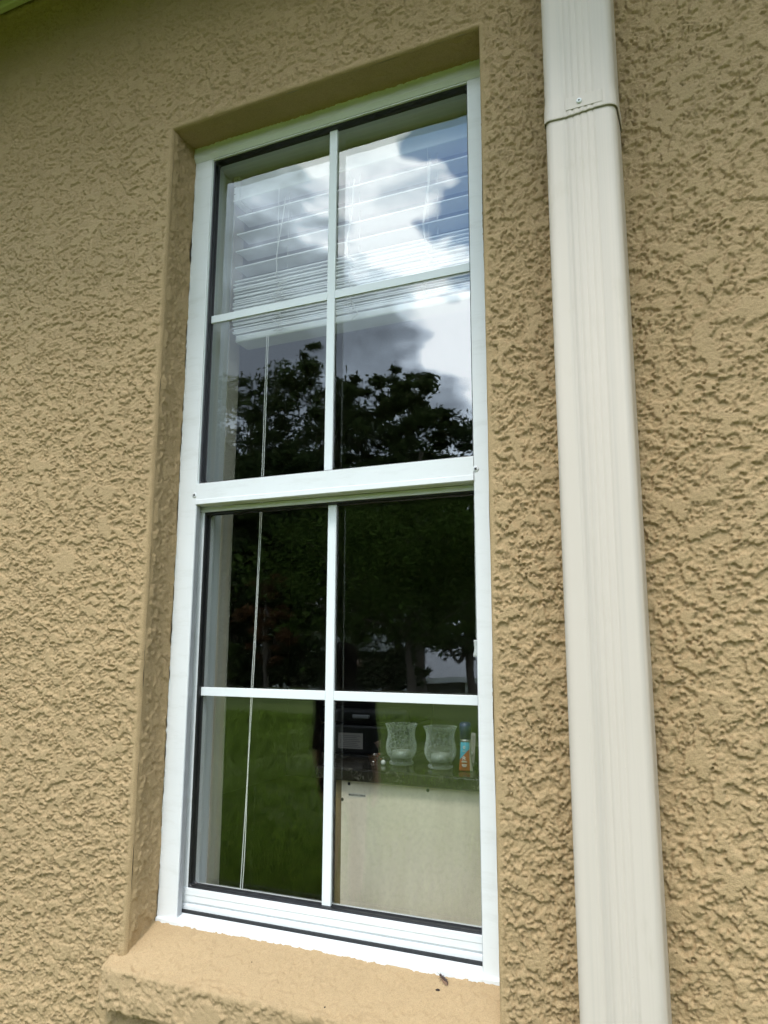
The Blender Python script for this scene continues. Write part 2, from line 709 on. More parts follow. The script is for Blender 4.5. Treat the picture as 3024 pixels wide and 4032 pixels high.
# the wall goes on beyond, coarser
Mfar = m_stucco
bmw = bmesh.new()
for (x0, x1, z0, z1) in ((-4.5, -1.95, GROUND - 0.2, SOFFIT_Z), (2.15, 4.5, GROUND - 0.2, SOFFIT_Z), (-1.95, 2.15, GROUND - 0.2, WZ0)):
    box_bm(x0, x1, WALL_Y - 0.0015, 0.08, z0, z1, 0, bm=bmw)
under(bm_obj('wall_run', bmw, stucco_mat('tan_stucco_run', STUCCO, 3.0)))


def reveal(name, origin, u, v, n, lu, lv, seed, amp, inner_rag=0.0012):
    """displaced sheet: u runs along the edge, v from the wall face inwards, n = bump direction"""
    us = np.linspace(0, lu, max(2, int(lu / 0.0025)))
    vs_ = np.linspace(0, lv, max(2, int(lv / 0.0022)))
    U, Vv = np.meshgrid(us, vs_)
    h = stucco_height(len(vs_), len(us), 0.0024, seed, amp)
    big = gfield(len(vs_), len(us), 14, 16, seed + 9)
    f = sstep(0.0, 0.012, Vv) * sstep(-0.004, 0.010, lv - Vv)
    hh = h * f + 0.0006 * big
    hh = np.where(Vv > lv - 0.006, hh + inner_rag * gfield(len(vs_), len(us), 3, 4, seed + 11) * 0.6, hh)
    o, u_, v_, n_ = (np.array(a, float) for a in (origin, u, v, n))
    P = o + U.ravel()[:, None] * u_ + Vv.ravel()[:, None] * v_ + hh.ravel()[:, None] * n_
    return under(np_quads(name, P, grid_faces(len(vs_), len(us)), m_stucco_smooth if name == 'sill_top' else m_stucco))


RD = 0.082 - RB
reveal('window_reveal', (XL, WALL_Y + RB - 0.0016, ZB), (0, 0, 1), (0, 1, 0), (1, 0, 0), ZT - ZB + 0.002, RD, 31, 0.72)
reveal('window_reveal', (XR, WALL_Y + RB - 0.0016, ZB), (0, 0, 1), (0, 1, 0), (-1, 0, 0), ZT - ZB + 0.002, RD, 41, 0.62)
reveal('window_reveal', (XL - 0.002, WALL_Y + RB - 0.0016, ZT), (1, 0, 0), (0, 1, 0), (0, 0, -1), XR - XL + 0.004, RD, 51, 0.40)

# projecting stucco sill with a sloped top
SX0, SX1 = -0.080, 0.6805
prof = [(0.012, 0.0075), (-0.004, -0.0035), (-0.100, -0.0495)]
prof += [(-0.100 - 0.008 * math.sin(a), -0.0575 + 0.008 * math.cos(a)) for a in np.linspace(0.45, math.pi / 2, 5)]
prof += [(-0.108, -0.114)]
prof += [(-0.101 - 0.007 * math.cos(a), -0.114 - 0.007 * math.sin(a)) for a in np.linspace(0.3, math.pi / 2, 4)]
prof += [(-0.078, -0.121)]


def resample(pr, step):
    P = np.array(pr)
    d = np.r_[0, np.cumsum(np.hypot(*np.diff(P, axis=0).T))]
    s_ = np.linspace(0, d[-1], int(d[-1] / step))
    return np.stack([np.interp(s_, d, P[:, 0]), np.interp(s_, d, P[:, 1])], 1), s_, d[-1]


pr, s_, L = resample(prof, 0.0022)
tan = np.gradient(pr, axis=0)
nrm = np.stack([tan[:, 1], -tan[:, 0]], 1)
nrm /= np.linalg.norm(nrm, axis=1)[:, None]
nrm *= np.sign(nrm[len(nrm) // 4, 1])
sx = np.linspace(SX0, SX1, int((SX1 - SX0) / 0.0022))
hs_rough = stucco_height(len(pr), len(sx), 0.0022, 61, 0.75)
hs_fine = 0.42 * stucco_height(len(pr), len(sx), 0.0022, 65) + 0.0006 * gfield(len(pr), len(sx), 30, 40, 66)
top_len = np.hypot(0.016, 0.011) + np.hypot(0.096, 0.046)
wobs = gfield(len(pr), len(sx), 10, 14, 67)
blend = sstep(-0.010, 0.004, s_[:, None] - top_len + 0.006 * wobs)
hs = hs_fine * (1 - blend) + hs_rough * blend
hs *= sstep(0, 0.012, s_)[:, None]
endf = np.minimum(sstep(0, 0.012, sx - SX0), sstep(0, 0.012, SX1 - sx))[None, :]
shrink = (1 - endf) * 0.004
P = np.zeros((len(pr), len(sx), 3))
P[..., 0] = sx[None, :]
P[..., 1] = pr[:, None, 0] + nrm[:, None, 0] * (hs - shrink)
P[..., 2] = pr[:, None, 1] + nrm[:, None, 1] * (hs - shrink)
Vs = P.reshape(-1, 3)
Fs = grid_faces(len(pr), len(sx))
sill = under(np_quads('sill', Vs, Fs, m_stucco_smooth))
sill['label'] = 'smooth sloped stucco sill below the window'
for xe, c in ((SX0, 0), (SX1, -1)):
    ring = P[::3, c]
    ctr = np.array([[xe, -0.03, -0.09]])
    vv = np.vstack([ring, ctr])
    k = len(ring)
    ff = [(i, i + 1, k) for i in range(k - 1)]
    under(mesh_obj('sill_end', vv, ff, m_stucco))


# ------------------------------------------------------------------ eave
def soffit_mat():
    M = Mat('perforated_soffit')
    c = M.coord()
    v = M.n('ShaderNodeTexVoronoi')
    M.l(M.mapping(c, (1, 1, 0)), v.inputs['Vector'])
    v.inputs['Scale'].default_value = 170
    v.inputs['Randomness'].default_value = 0.0
    k = M.ramp(v.outputs['Distance'], [(0.28, (1, 1, 1)), (0.36, (0, 0, 0))])
    col = M.mix(k, (0.50, 0.46, 0.36), (0.03, 0.03, 0.025))
    w = M.n('ShaderNodeTexWave', wave_type='BANDS', bands_direction='X')
    M.l(c, w.inputs['Vector'])
    w.inputs['Scale'].default_value = 2.0
    M.pbr(col, 0.6, 0, M.bump(M.ramp(w.outputs['Fac'], [(0.9, (1, 1, 1)), (1.0, (0, 0, 0))]), 0.5, 0.004))
    return M.m


m_trim = simple('almond_trim', (0.60, 0.57, 0.48), 0.45, var=0.04, scale=4)
under(box('soffit', -4.5, 4.5, -0.70, 0.02, SOFFIT_Z, SOFFIT_Z + 0.02, soffit_mat()))
under(box('soffit_molding', -4.5, 4.5, -0.105, -0.086, SOFFIT_Z - 0.022, SOFFIT_Z - 0.001, m_trim, None, 0.004))
under(box('fascia', -4.5, 4.5, -0.72, -0.702, SOFFIT_Z - 0.02, SOFFIT_Z + 0.20, m_trim))
gut = [(-0.722, SOFFIT_Z + 0.17), (-0.722, SOFFIT_Z + 0.045), (-0.79, SOFFIT_Z + 0.045), (-0.822, SOFFIT_Z + 0.075), (-0.845, SOFFIT_Z + 0.15),
       (-0.845, SOFFIT_Z + 0.17), (-0.839, SOFFIT_Z + 0.17), (-0.816, SOFFIT_Z + 0.08), (-0.788, SOFFIT_Z + 0.052), (-0.728, SOFFIT_Z + 0.052), (-0.728, SOFFIT_Z + 0.17)]
under(extrude_x('gutter', gut, -4.5, 4.5, m_trim))
roofm = simple('brown_shingle', (0.10, 0.085, 0.07), 0.9, var=0.4, scale=14, bump=0.01)
under(extrude_x('roof', [(-0.80, SOFFIT_Z + 0.205), (-0.80, SOFFIT_Z + 0.225), (5.2, SOFFIT_Z + 2.4), (5.2, SOFFIT_Z + 2.37)], -4.6, 4.6, roofm))
under(box('gable_wall', -4.5, -4.4, 0.09, 5.2, GROUND - 0.2, SOFFIT_Z + 0.3, m_stucco))
under(box('gable_wall', 4.4, 4.5, 0.09, 5.2, GROUND - 0.2, SOFFIT_Z + 0.3, m_stucco))
under(box('rear_wall', -4.4, 4.4, 5.1, 5.2, GROUND - 0.2, SOFFIT_Z + 0.3, m_stucco))

# ================================================================== THE ROOM INSIDE
m_drywall = simple('cream_drywall', (0.52, 0.47, 0.37), 0.85, var=0.04, scale=60, bump=0.0004)
m_ceiling = simple('white_ceiling', (0.60, 0.59, 0.55), 0.9, scale=80, bump=0.001)
m_floor = simple('brown_wood_floor', (0.12, 0.075, 0.04), 0.4, var=0.3, scale=6)
IN_Y = 0.162
FLOOR = -0.55
ZI0, ZI1 = 0.004, 1.648      # interior opening
XI0, XI1 = -0.020, 0.622
for nm, b in (('room_floor', (-2.4, 2.8, IN_Y, 4.4, FLOOR - 0.05, FLOOR)), ('room_ceiling', (-2.4, 2.8, IN_Y, 4.4, 1.95, 2.0)),
              ('room_wall', (-2.45, -2.4, IN_Y, 4.4, FLOOR, 1.95)), ('room_wall', (2.8, 2.85, IN_Y, 4.4, FLOOR, 1.95)),
              ('room_wall', (-2.45, 2.85, 4.4, 4.45, FLOOR, 1.95))):
    tag(box(nm, *b, m_floor if 'floor' in nm else m_ceiling if 'ceil' in nm else m_drywall), kind='structure')
bmi = bmesh.new()
for b in ((-2.45, XI0, 0.118, IN_Y, FLOOR, 1.95), (XI1, 2.85, 0.118, IN_Y, FLOOR, 1.95), (XI0, XI1, 0.118, IN_Y, ZI1, 1.95), (XI0, XI1, 0.118, IN_Y - 0.004, FLOOR, -0.002)):
    box_bm(*b, 0.002, bm=bmi)
tag(bm_obj('window_wall', bmi, m_drywall), kind='structure')
bmi = bmesh.new()
for b in ((-4.4, -0.06, 0.081, 0.117, FLOOR, 2.0), (0.66, 4.4, 0.081, 0.117, FLOOR, 2.0), (-0.06, 0.66, 0.02, 0.117, 1.655, 2.1), (-0.06, 0.66, 0.02, 0.117, FLOOR, -0.016)):
    box_bm(*b, 0, bm=bmi)
tag(bm_obj('wall_core', bmi, m_drywall), kind='structure')
m_marble = marble('grey_marble', (0.52, 0.53, 0.53), (0.18, 0.19, 0.2), 16, 0.05)
tag(box('interior_sill', 0.0, 0.602, 0.066, 0.137, 0.006, 0.030, m_marble, None, 0.003), 'grey veined marble sill inside the lower sash', 'sill')

# ================================================================== THE WINDOW
win = thing('window', 'tall white single-hung window with four-lite grids in each sash', 'window', (0.3, 0, 0))


def uw(o, p=None):
    o.parent = p if p is not None else win
    if p is None:
        o.matrix_parent_inverse = Matrix.Translation((-0.3, 0, 0))
    return o


def screw(x, y, z, r, parent):
    o = lathe('screw', [(0.0005, 0.0016), (r * 0.5, 0.0015), (r * 0.85, 0.001), (r, 0.0)], m_screw, None, (0, 0, 0), 14)
    o.data.transform(Matrix.Translation((x, y, z)) @ Matrix.Rotation(math.pi / 2, 4, 'X'))
    uw(o, parent)
    bmx = bmesh.new()
    box_bm(-r * 0.45, r * 0.45, -0.00215, -0.0012, -r * 0.14, r * 0.14, bm=bmx)
    box_bm(-r * 0.14, r * 0.14, -0.0022, -0.0012, -r * 0.45, r * 0.45, bm=bmx)
    s = bm_obj('screw_slot', bmx, m_dark)
    s.data.transform(Matrix.Translation((x, y, z)) @ Matrix.Rotation(0.5, 4, 'Y'))
    uw(s, parent)


# jambs: lip in front, channel behind
for sgn, xi, xo in ((1, 0.0, -0.0455), (-1, 0.6, 0.6455)):
    a, b = sorted((xi, xo))
    j = uw(box('jamb', a, b, 0.0, 0.011, 0.0, 1.5975, m_white, None, 0.0012))
    a2, b2 = sorted((xi - sgn * 0.0205, xo))
    k = uw(box('jamb_channel', a2, b2, 0.0112, 0.117, -0.004, 1.64, m_white_clean), j)
    a3, b3 = sorted((xi - sgn * 0.0008, xi + sgn * 0.0012))
    uw(box('jamb_track', a3, b3, 0.0020, 0.0135, 0.010, 0.8005, m_grey_track), j)
    screw(xi - sgn * 0.0045 if sgn > 0 else xi + 0.0035, -0.0002, 0.823, 0.0060, j)
# small weep / pin holes
uw(extrude_x('frame_head', [(0.030, 1.5978), (0.0, 1.5978), (-0.001, 1.5990), (-0.0065, 1.6065), (-0.0065, 1.640), (0.117, 1.640), (0.117, 1.612), (0.030, 1.612)],
             -0.046, 0.646, m_white))
uw(box('head_stop', 0.0, 0.6, 0.0015, 0.021, 1.5945, 1.5976, m_white_clean, None, 0.0008))
uw(extrude_x('frame_sill', [(0.117, 0.006), (0.060, 0.006), (0.060, 0.012), (0.017, 0.0115), (0.003, 0.0065), (-0.0035, 0.0045), (-0.005, 0.0025), (-0.005, -0.016), (0.117, -0.016)],
             -0.0455, 0.6455, m_white))
uw(box('weather_strip', -0.012, 0.612, 0.0175, 0.0245, 0.0117, 0.0168, m_strip))
uw(box('clip', 0.578, 0.5995, -0.0068, -0.0052, -0.0035, 0.0018, m_white_clean))
rail = uw(extrude_x('meeting_rail', [(-0.0008, 0.8015), (-0.0030, 0.8030), (-0.0026, 0.8120), (-0.0012, 0.8128), (-0.0012, 0.8462), (0.0005, 0.8472), (0.024, 0.8472), (0.024, 0.8015)],
                    0.0006, 0.5994, m_white))


def gasket(name, x0, x1, z0, z1, w, y0, y1, parent, r=0.007):
    """rubber ring with rounded inner corners: outer rectangle, lip, inner wall"""
    def ring(off, rad, y):
        out = []
        for cx, cz, a0 in ((x1 - off - rad, z1 - off - rad, 0), (x0 + off + rad, z1 - off - rad, 90), (x0 + off + rad, z0 + off + rad, 180), (x1 - off - rad, z0 + off + rad, 270)):
            for k in range(6):
                a = math.radians(a0 + 18 * k)
                out.append((cx + rad * math.cos(a), y, cz + rad * math.sin(a)))
        return out
    rings = [ring(-0.002, 0.001, y1), ring(-0.002, 0.001, y0 + 0.001), ring(0.0, r * 0.4, y0), ring(w * 0.55, r * 0.7, y0 - 0.0006), ring(w, r, y0 + 0.002), ring(w + 0.0006, r, y0 + 0.006),
             ring(w + 0.0002, r, y0 + 0.008), ring(w + 0.001, r, y1 - 0.002), ring(w + 0.003, r, y1)]
    n = len(rings[0])
    V = [p for rg in rings for p in rg]
    F = []
    for i in range(len(rings) - 1):
        for k in range(n):
            F.append((i * n + k, (i + 1) * n + k, (i + 1) * n + (k + 1) % n, i * n + (k + 1) % n))
    return uw(mesh_obj(name, V, F, m_gasket, None, True), parent)


def muntin(parent, x0, x1, z0, z1, yf, yb):
    return uw(box('muntin', x0, x1, yf, yb, z0, z1, m_white_clean, None, 0.0009), parent)


# upper sash: glazed straight into the frame
ub = bmesh.new()
for b in ((-0.002, 0.0012, 0.003, 0.0205, 0.8474, 1.5944), (0.5988, 0.602, 0.003, 0.0205, 0.8474, 1.5944)):
    box_bm(*b, 0.0004, bm=ub)
up = uw(bm_obj('upper_sash', ub, m_white_clean))
gasket('gasket', 0.0012, 0.5988, 0.8474, 1.5944, 0.0028, 0.0062, 0.0215, up)
uw(box('pane', -0.004, 0.604, 0.0220, 0.0370, 0.840, 1.602, m_glass), up)
MU0, MU1 = 0.2912, 0.3090
muntin(up, MU0, MU1, 0.8495, 1.5905, 0.0160, 0.0218)
muntin(up, 0.0042, MU0 - 0.0002, 1.2085, 1.2255, 0.0165, 0.0218)
muntin(up, MU1 + 0.0002, 0.5958, 1.2085, 1.2255, 0.0165, 0.0218)
# lower sash, set back in the channel
lb = bmesh.new()
box_bm(-0.0165, 0.0030, 0.0262, 0.062, 0.0172, 0.7995, 0.001, bm=lb)
box_bm(0.5970, 0.6165, 0.0262, 0.062, 0.0172, 0.7995, 0.001, bm=lb)
lo = uw(bm_obj('lower_sash', lb, m_white))
uw(extrude_x('bottom_rail', [(0.0215, 0.0172), (0.0215, 0.0245), (0.0285, 0.0262), (0.0285, 0.0300), (0.0240, 0.0308), (0.0240, 0.0420), (0.0228, 0.0432), (0.0228, 0.0535),
                             (0.0265, 0.0545), (0.062, 0.0545), (0.062, 0.0172)], -0.0150, 0.6150, m_white), lo)
uw(box('top_rail', -0.0150, 0.6150, 0.0250, 0.062, 0.7905, 0.8010, m_white, None, 0.0008), lo)
gasket('gasket', 0.0030, 0.5970, 0.0545, 0.7905, 0.0028, 0.0272, 0.0415, lo)
uw(box('pane', -0.002, 0.602, 0.0420, 0.0570, 0.048, 0.797, m_glass), lo)
muntin(lo, MU0, MU1, 0.0575, 0.7870, 0.0358, 0.0418)
muntin(lo, 0.0060, MU0 - 0.0002, 0.4150, 0.4320, 0.0363, 0.0418)
muntin(lo, MU1 + 0.0002, 0.5940, 0.4150, 0.4320, 0.0363, 0.0418)


# ragged caulk and overspray where the stucco meets the frame
def caulk(a, b, nrm_, seed, n=170, w=0.0013):
    a, b, nrm_ = Vector(a), Vector(b), Vector(nrm_)
    r = random.Random(seed)
    d = (b - a)
    pts, rad = [], []
    for i in range(n + 1):
        pts.append(a + d * (i / n) + nrm_ * (r.gauss(0, 0.0007)) + Vector((0, r.gauss(0, 0.0004), 0)))
        rad.append(max(0.0006, w * (0.55 + 0.5 * r.random() + (0.8 if r.random() < 0.06 else 0))))
    V, F = tube_data(pts, rad, 6)
    return uw(mesh_obj('caulk', V, F, m_caulk, None, True))


caulk((-0.0450, 0.0005, 0.0), (-0.0450, 0.0005, 1.60), (1, 0, 0), 1)
caulk((-0.044, -0.0050, -0.0065), (0.645, -0.0050, -0.0065), (0, 0, 1), 2)
caulk((-0.045, -0.0065, 1.6285), (0.645, -0.0065, 1.6285), (0, 0, 1), 3, 150, 0.0018)

# ================================================================== DOWNSPOUT
dsp = thing('downspout', 'almond fluted aluminium downspout running down the wall right of the window', 'downspout', (0.83, -0.13, GROUND))


def spout_profile(w, d, r, grow=0.0, cut=None):
    """closed outline, fluted front; x across, y depth (front negative)"""
    pts = []
    hw, hd = w / 2 + grow, d / 2 + grow
    fl = [-0.020, -0.010, 0.0, 0.010, 0.020]
    xsx = np.linspace(-hw + r, hw - r, 61)
    for x in xsx:
        y = -hd
        for f in fl:
            q = abs(x - f) / 0.0036
            if q < 1:
                y += 0.0012 * (0.5 + 0.5 * math.cos(math.pi * q))
        pts.append((x, y))
    for cx, cy, a0 in ((hw - r, -hd + r, -90), (hw - r, hd - r, 0), (-hw + r, hd - r, 90), (-hw + r, -hd + r, 180)):
        for k in range(0 if cx < 0 or cy > 0 else 1, 9):
            a = math.radians(a0 + 90 * k / 8)
            pts.append((cx + r * math.cos(a), cy + r * math.sin(a)))
    out = []
    for p in pts:
        if not out or math.hypot(p[0] - out[-1][0], p[1] - out[-1][1]) > 1e-5:
            out.append(p)
    if math.hypot(out[0][0] - out[-1][0], out[0][1] - out[-1][1]) < 1e-5:
        out.pop()
    return out


DX, DY, DW, DD = 0.8325, -0.1375, 0.1085, 0.076


def spout(name, zlist, grows, lip=None):
    V, F = [], []
    n = None
    for (z, g) in zip(zlist, grows):
        pr_ = spout_profile(DW, DD, 0.013, g)
        n = len(pr_)
        for k, (x, y) in enumerate(pr_):
            zz = z
            if lip and abs(z - zlist[0]) < 0.004:
                zz = z + lip(x, y)
            V.append((DX + x, DY + y, zz))
    for i in range(len(zlist) - 1):
        for k in range(n):
            F.append((i * n + k, i * n + (k + 1) % n, (i + 1) * n + (k + 1) % n, (i + 1) * n + k))
    o = mesh_obj(name, V, F, m_down, None, True)
    o.parent = dsp
    o.matrix_parent_inverse = Matrix.Translation((-0.83, 0.13, -GROUND))
    return o


JZ = 1.328
low = spout('lower_section', [GROUND + 0.22, 0.3, 0.9, 1.2, JZ + 0.05, JZ + 0.055], [0, 0, 0, 0, -0.0008, -0.0012])
low['label'] = 'lower fluted length of downspout below the joint'
lipf = lambda x, y: 0.0015 * math.sin(x * 60)
upp = spout('upper_section', [JZ, JZ + 0.003, JZ + 0.022, JZ + 0.030, JZ + 0.040, 1.8, SOFFIT_Z - 0.001], [0.0019, 0.0018, 0.0015, 0.0008, 0.0001, 0, 0], lipf)
upp['label'] = 'upper fluted length of downspout overlapping the joint'
mod = upp.modifiers.new('solid', 'SOLIDIFY')
mod.thickness = 0.0008
mod.offset = -1
# the inside of the overlap is the dark line under the lip
elb = [(DX, DY, GROUND + 0.24), (DX, DY - 0.02, GROUND + 0.15), (DX, DY - 0.12, GROUND + 0.06), (DX, DY - 0.30, GROUND + 0.045)]
o = tube('elbow', smooth_path(elb, 5), 0.052, m_down, None, 10)
o.parent = dsp
o.matrix_parent_inverse = Matrix.Translation((-0.83, 0.13, -GROUND))


def dscrew(x, z, y):
    o = lathe('screw', [(0.0012, 0.0028), (0.0016, 0.0036), (0.0040, 0.0030), (0.0046, 0.0008), (0.0046, 0.0)], m_screw, None, (0, 0, 0), 12)
    o.data.transform(Matrix.Translation((x, y, z)) @ Matrix.Rotation(math.pi / 2, 4, 'X'))
    h = lathe('screw_slot', [(0.0001, 0.0), (0.0016, 0.0), (0.0016, 0.0036)], m_dark, None, (0, 0, 0), 8)
    h.data.transform(Matrix.Translation((x, y, z)) @ Matrix.Rotation(math.pi / 2, 4, 'X'))
    for q in (o, h):
        q.parent = dsp
        q.matrix_parent_inverse = Matrix.Translation((-0.83, 0.13, -GROUND))


dscrew(0.8335, JZ + 0.0195, DY - DD / 2 - 0.0012)
# crimped strap seam on the joint
for z_ in (JZ + 0.33,):
    pass
st = box('seam_flap', 0.8125, 0.868, DY - DD / 2 - 0.0024, DY - DD / 2 - 0.0016, JZ + 0.009, JZ + 0.030, m_down, None, 0.0004)
st.parent = dsp
st.matrix_parent_inverse = Matrix.Translation((-0.83, 0.13, -GROUND))

# ================================================================== BLIND
m_slat = simple('white_faux_wood', (0.84, 0.84, 0.82), 0.4, var=0.03, scale=20)
m_cord = simple('white_cord', (0.78, 0.77, 0.72), 0.8)
blind = thing('venetian_blind', 'white two-inch slat blind drawn up to the top of the window', 'blind', (0.3, 0.115, 1.19))


def ub_(o, p=None):
    o.parent = p if p is not None else blind
    if p is None:
        o.matrix_parent_inverse = Matrix.Translation((-0.3, -0.115, -1.19))
    return o


BX0, BX1 = 0.004, 0.600
hr = ub_(box('headrail', BX0 + 0.004, BX1 - 0.004, 0.098, 0.146, 1.552, 1.604, m_slat, None, 0.003))
for bx in (BX0 - 0.012, BX1 - 0.002):
    br = ub_(box('bracket', bx, bx + 0.016, 0.094, 0.150, 1.548, 1.612, m_slat, None, 0.001))
    for (qx, qz) in ((0.005, 1.603), (0.011, 1.603), (0.004, 1.585), (0.004, 1.566)):
        h = lathe('hole', [(0.0001, 0.0004), (0.0014, 0.0004), (0.0014, 0.0)], m_dark, None, (0, 0, 0), 8)
        h.data.transform(Matrix.Translation((bx + qx, 0.094, qz)) @ Matrix.Rotation(math.pi / 2, 4, 'X'))
        ub_(h, br)


def slat_mesh(tilt):
    n = 6
    V, F = [], []
    for xe in (BX0, BX1):
        for side in (1, -1):
            for k in range(n + 1):
                q = -1 + 2 * k / n
                y = 0.025 * q
                z = 0.0016 * (1 - q * q) + side * 0.0014
                y, z = y * math.cos(tilt) - z * math.sin(tilt), y * math.sin(tilt) + z * math.cos(tilt)
                V.append((xe, y, z))
    m = n + 1
    ring = list(range(m)) + list(range(2 * m - 1, m - 1, -1))
    k = len(ring)
    for i in range(k):
        F.append((ring[i], ring[(i + 1) % k], ring[(i + 1) % k] + 2 * m, ring[i] + 2 * m))
    F.append(tuple(ring[::-1]))
    F.append(tuple(v + 2 * m for v in ring))
    me = bpy.data.meshes.new('slat')
    me.from_pydata(V, [], F)
    me.update()
    me.materials.append(m_slat)
    return me


sm_open = slat_mesh(0.04)
sm_flat = slat_mesh(0.0)
SY = 0.1215


def add_slat(me, z, dx=0.0, dy=0.0, rx=0.0, rzv=0.0):
    o = bpy.data.objects.new('slat', me)
    link(o)
    o.parent = blind
    o.location = (dx - 0.3, SY + dy - 0.115, z - 1.19)
    o.rotation_euler = (rx, 0, rzv)
    return o


for z in (1.508, 1.463, 1.420, 1.379, 1.345):
    add_slat(sm_open, z, rnd.uniform(-.001, .001), 0, rnd.uniform(-.02, .02))
zz = 1.334
while zz > 1.215:
    add_slat(sm_flat, zz, rnd.uniform(-.002, .002), rnd.uniform(-.0022, .0022), rnd.uniform(-.03, .03), rnd.uniform(-.003, .003))
    zz -= rnd.uniform(0.0042, 0.0062)
ub_(box('bottom_rail', BX0 + 0.008, BX1, SY - 0.026, SY + 0.026, 1.193, 1.2105, m_slat, None, 0.004))

for lx in (0.118, 0.300, 0.482):
    for yy in (SY - 0.0258, SY + 0.0258):
        ub_(tube('ladder_string', [(lx, yy, 1.552), (lx + .0008, yy, 1.45), (lx, yy, 1.34)], 0.0006, m_cord, None, 5))
    ub_(tube('ladder_string', [(lx + 0.012, SY, 1.552), (lx + 0.012, SY, 1.21)], 0.0007, m_cord, None, 5))


# slack loops of ladder string in front of the stack
def tangle(x, z0, z1, seed):
    r = random.Random(seed)
    p = [(x + 0.004, SY - 0.020, 1.528), (x + 0.006, SY - 0.030, 1.48), (x + 0.001 + r.uniform(-.004, .004), SY - 0.033, 1.42),
         (x - 0.006, SY - 0.034, 1.375), (x - 0.004, SY - 0.035, z0 + 0.012)]
    n = 15
    for i in range(n):
        f = i / (n - 1)
        p.append((x + r.uniform(-0.004, 0.021) * (1 if i % 2 else -1) * 0.9 + 0.004, SY - 0.031 - r.uniform(0, 0.008), z0 + (z1 - z0) * f + r.uniform(-0.010, 0.010)))
    p.append((x + 0.012, SY - 0.030, z1 - 0.006))
    ub_(tube('slack_cord', smooth_path(p, 6), 0.00085, m_cord, None, 5))


tangle(0.128, 1.332, 1.196, 3)
tangle(0.128, 1.325, 1.206, 13)
tangle(0.305, 1.335, 1.200, 5)
tangle(0.303, 1.330, 1.215, 15)
tangle(0.480, 1.335, 1.205, 7)
tangle(0.482, 1.330, 1.225, 17)
for o_ in (0.0, 0.0042):
    pts = [(0.100 + o_, 0.092, 1.193), (0.0985 + o_, 0.092, 0.87), (0.0955 + o_ * 0.7, 0.091, 0.60), (0.0915 + o_ * 0.9, 0.090, 0.44), (0.0890 + o_ * 0.2, 0.090, 0.27), (0.0845 + o_ * 1.1, 0.089, 0.12), (0.082 + o_, 0.088, 0.031)]
    ub_(tube('lift_cord', smooth_path(pts, 8), 0.00095, m_cord, None, 6))
ub_(tube('tassel_cord', [(0.578, 0.098, 1.55), (0.577, 0.092, 1.2), (0.573, 0.088, 0.8), (0.572, 0.088, 0.530)], 0.0010, m_cord, None, 6))
ub_(lathe('tassel', [(0.0015, 0.0305), (0.0046, 0.030), (0.0052, 0.0285), (0.0040, 0.018), (0.0042, 0.012), (0.0062, 0.003), (0.0058, 0.0), (0.001, -0.0003)], m_slat, None, (0.572, 0.088, 0.4965), 18))

# ================================================================== CABINET AND THINGS ON IT
m_board = None
M = Mat('hardboard_back')
c = M.coord()
f1 = M.noise(M.mapping(c, (30, 30, 7)), 1.0, 6, 0.65)
f2 = M.noise(c, 110, 6, 0.7)
f3 = M.noise(c, 3, 3)
b_ = M.ramp(f1, [(0.3, (0.64, 0.55, 0.42)), (0.7, (0.74, 0.65, 0.51))])
b_ = M.mix(M.ramp(f2, [(0.46, (0, 0, 0)), (0.68, (0.3,) * 3)]), b_, (0.44, 0.39, 0.28))
b_ = M.mix(M.ramp(f3, [(0.5, (0, 0, 0)), (0.8, (0.35,) * 3)]), b_, (0.52, 0.47, 0.37))
M.pbr(b_, 0.8, 0, M.bump(f2, 0.2, 0.0006))
m_board = M.m
M = Mat('cabinet_wood')
c = M.coord()
f1 = M.noise(M.mapping(c, (60, 60, 4)), 1.0, 5, 0.6)
M.pbr(M.ramp(f1, [(0.3, (0.10, 0.07, 0.03)), (0.6, (0.22, 0.16, 0.07)), (0.8, (0.28, 0.21, 0.10))]), 0.5)
m_wood = M.m
m_darkmarble = marble('dark_marble', (0.020, 0.017, 0.013), (0.22, 0.20, 0.16), 26, 0.010)
TOPZ = 0.268
cab = thing('cabinet', 'low cabinet with beige hardboard back and dark marble top behind the glass', 'cabinet', (0.6, 0.4, FLOOR))


def uc(o, p=None):
    o.parent = p if p is not None else cab
    if p is None:
        o.matrix_parent_inverse = Matrix.Translation((-0.6, -0.4, -FLOOR))
    return o


uc(box('marble_top', 0.185, 1.24, 0.196, 0.64, 0.2432, TOPZ, m_darkmarble, None, 0.004, 3))
bp = uc(box('back_panel', 0.2365, 1.20, 0.2165, 0.222, FLOOR + 0.06, 0.2428, m_board, None, 0.001))
bp['label'] = 'beige hardboard back panel stamped made in china'
uc(box('side_post', 0.2225, 0.2600, 0.2185, 0.26, FLOOR, 0.2430, m_wood))
uc(box('side_panel', 0.2225, 0.2415, 0.262, 0.60, FLOOR, 0.2430, m_wood))
uc(box('side_panel', 1.18, 1.20, 0.224, 0.60, FLOOR, 0.2430, m_wood))
uc(box('front_panel', 0.242, 1.18, 0.58, 0.60, FLOOR, 0.2430, m_wood))


def panel_screw(x, z):
    o = lathe('screw', [(0.0001, 0.0022), (0.0024, 0.0018), (0.0036, 0.0)], simple_screw, None, (0, 0, 0), 10)
    o.data.transform(Matrix.Translation((x, 0.2165, z)) @ Matrix.Rotation(math.pi / 2, 4, 'X'))
    uc(o, bp)


simple_screw = simple('dark_screw', (0.03, 0.028, 0.025), 0.35, 0.6)
for q in ((0.254, 0.2345), (0.2385, 0.2025), (0.2385, -0.005), (0.428, 0.2345), (0.62, 0.2345), (0.80, 0.2345)):
    panel_screw(*q)


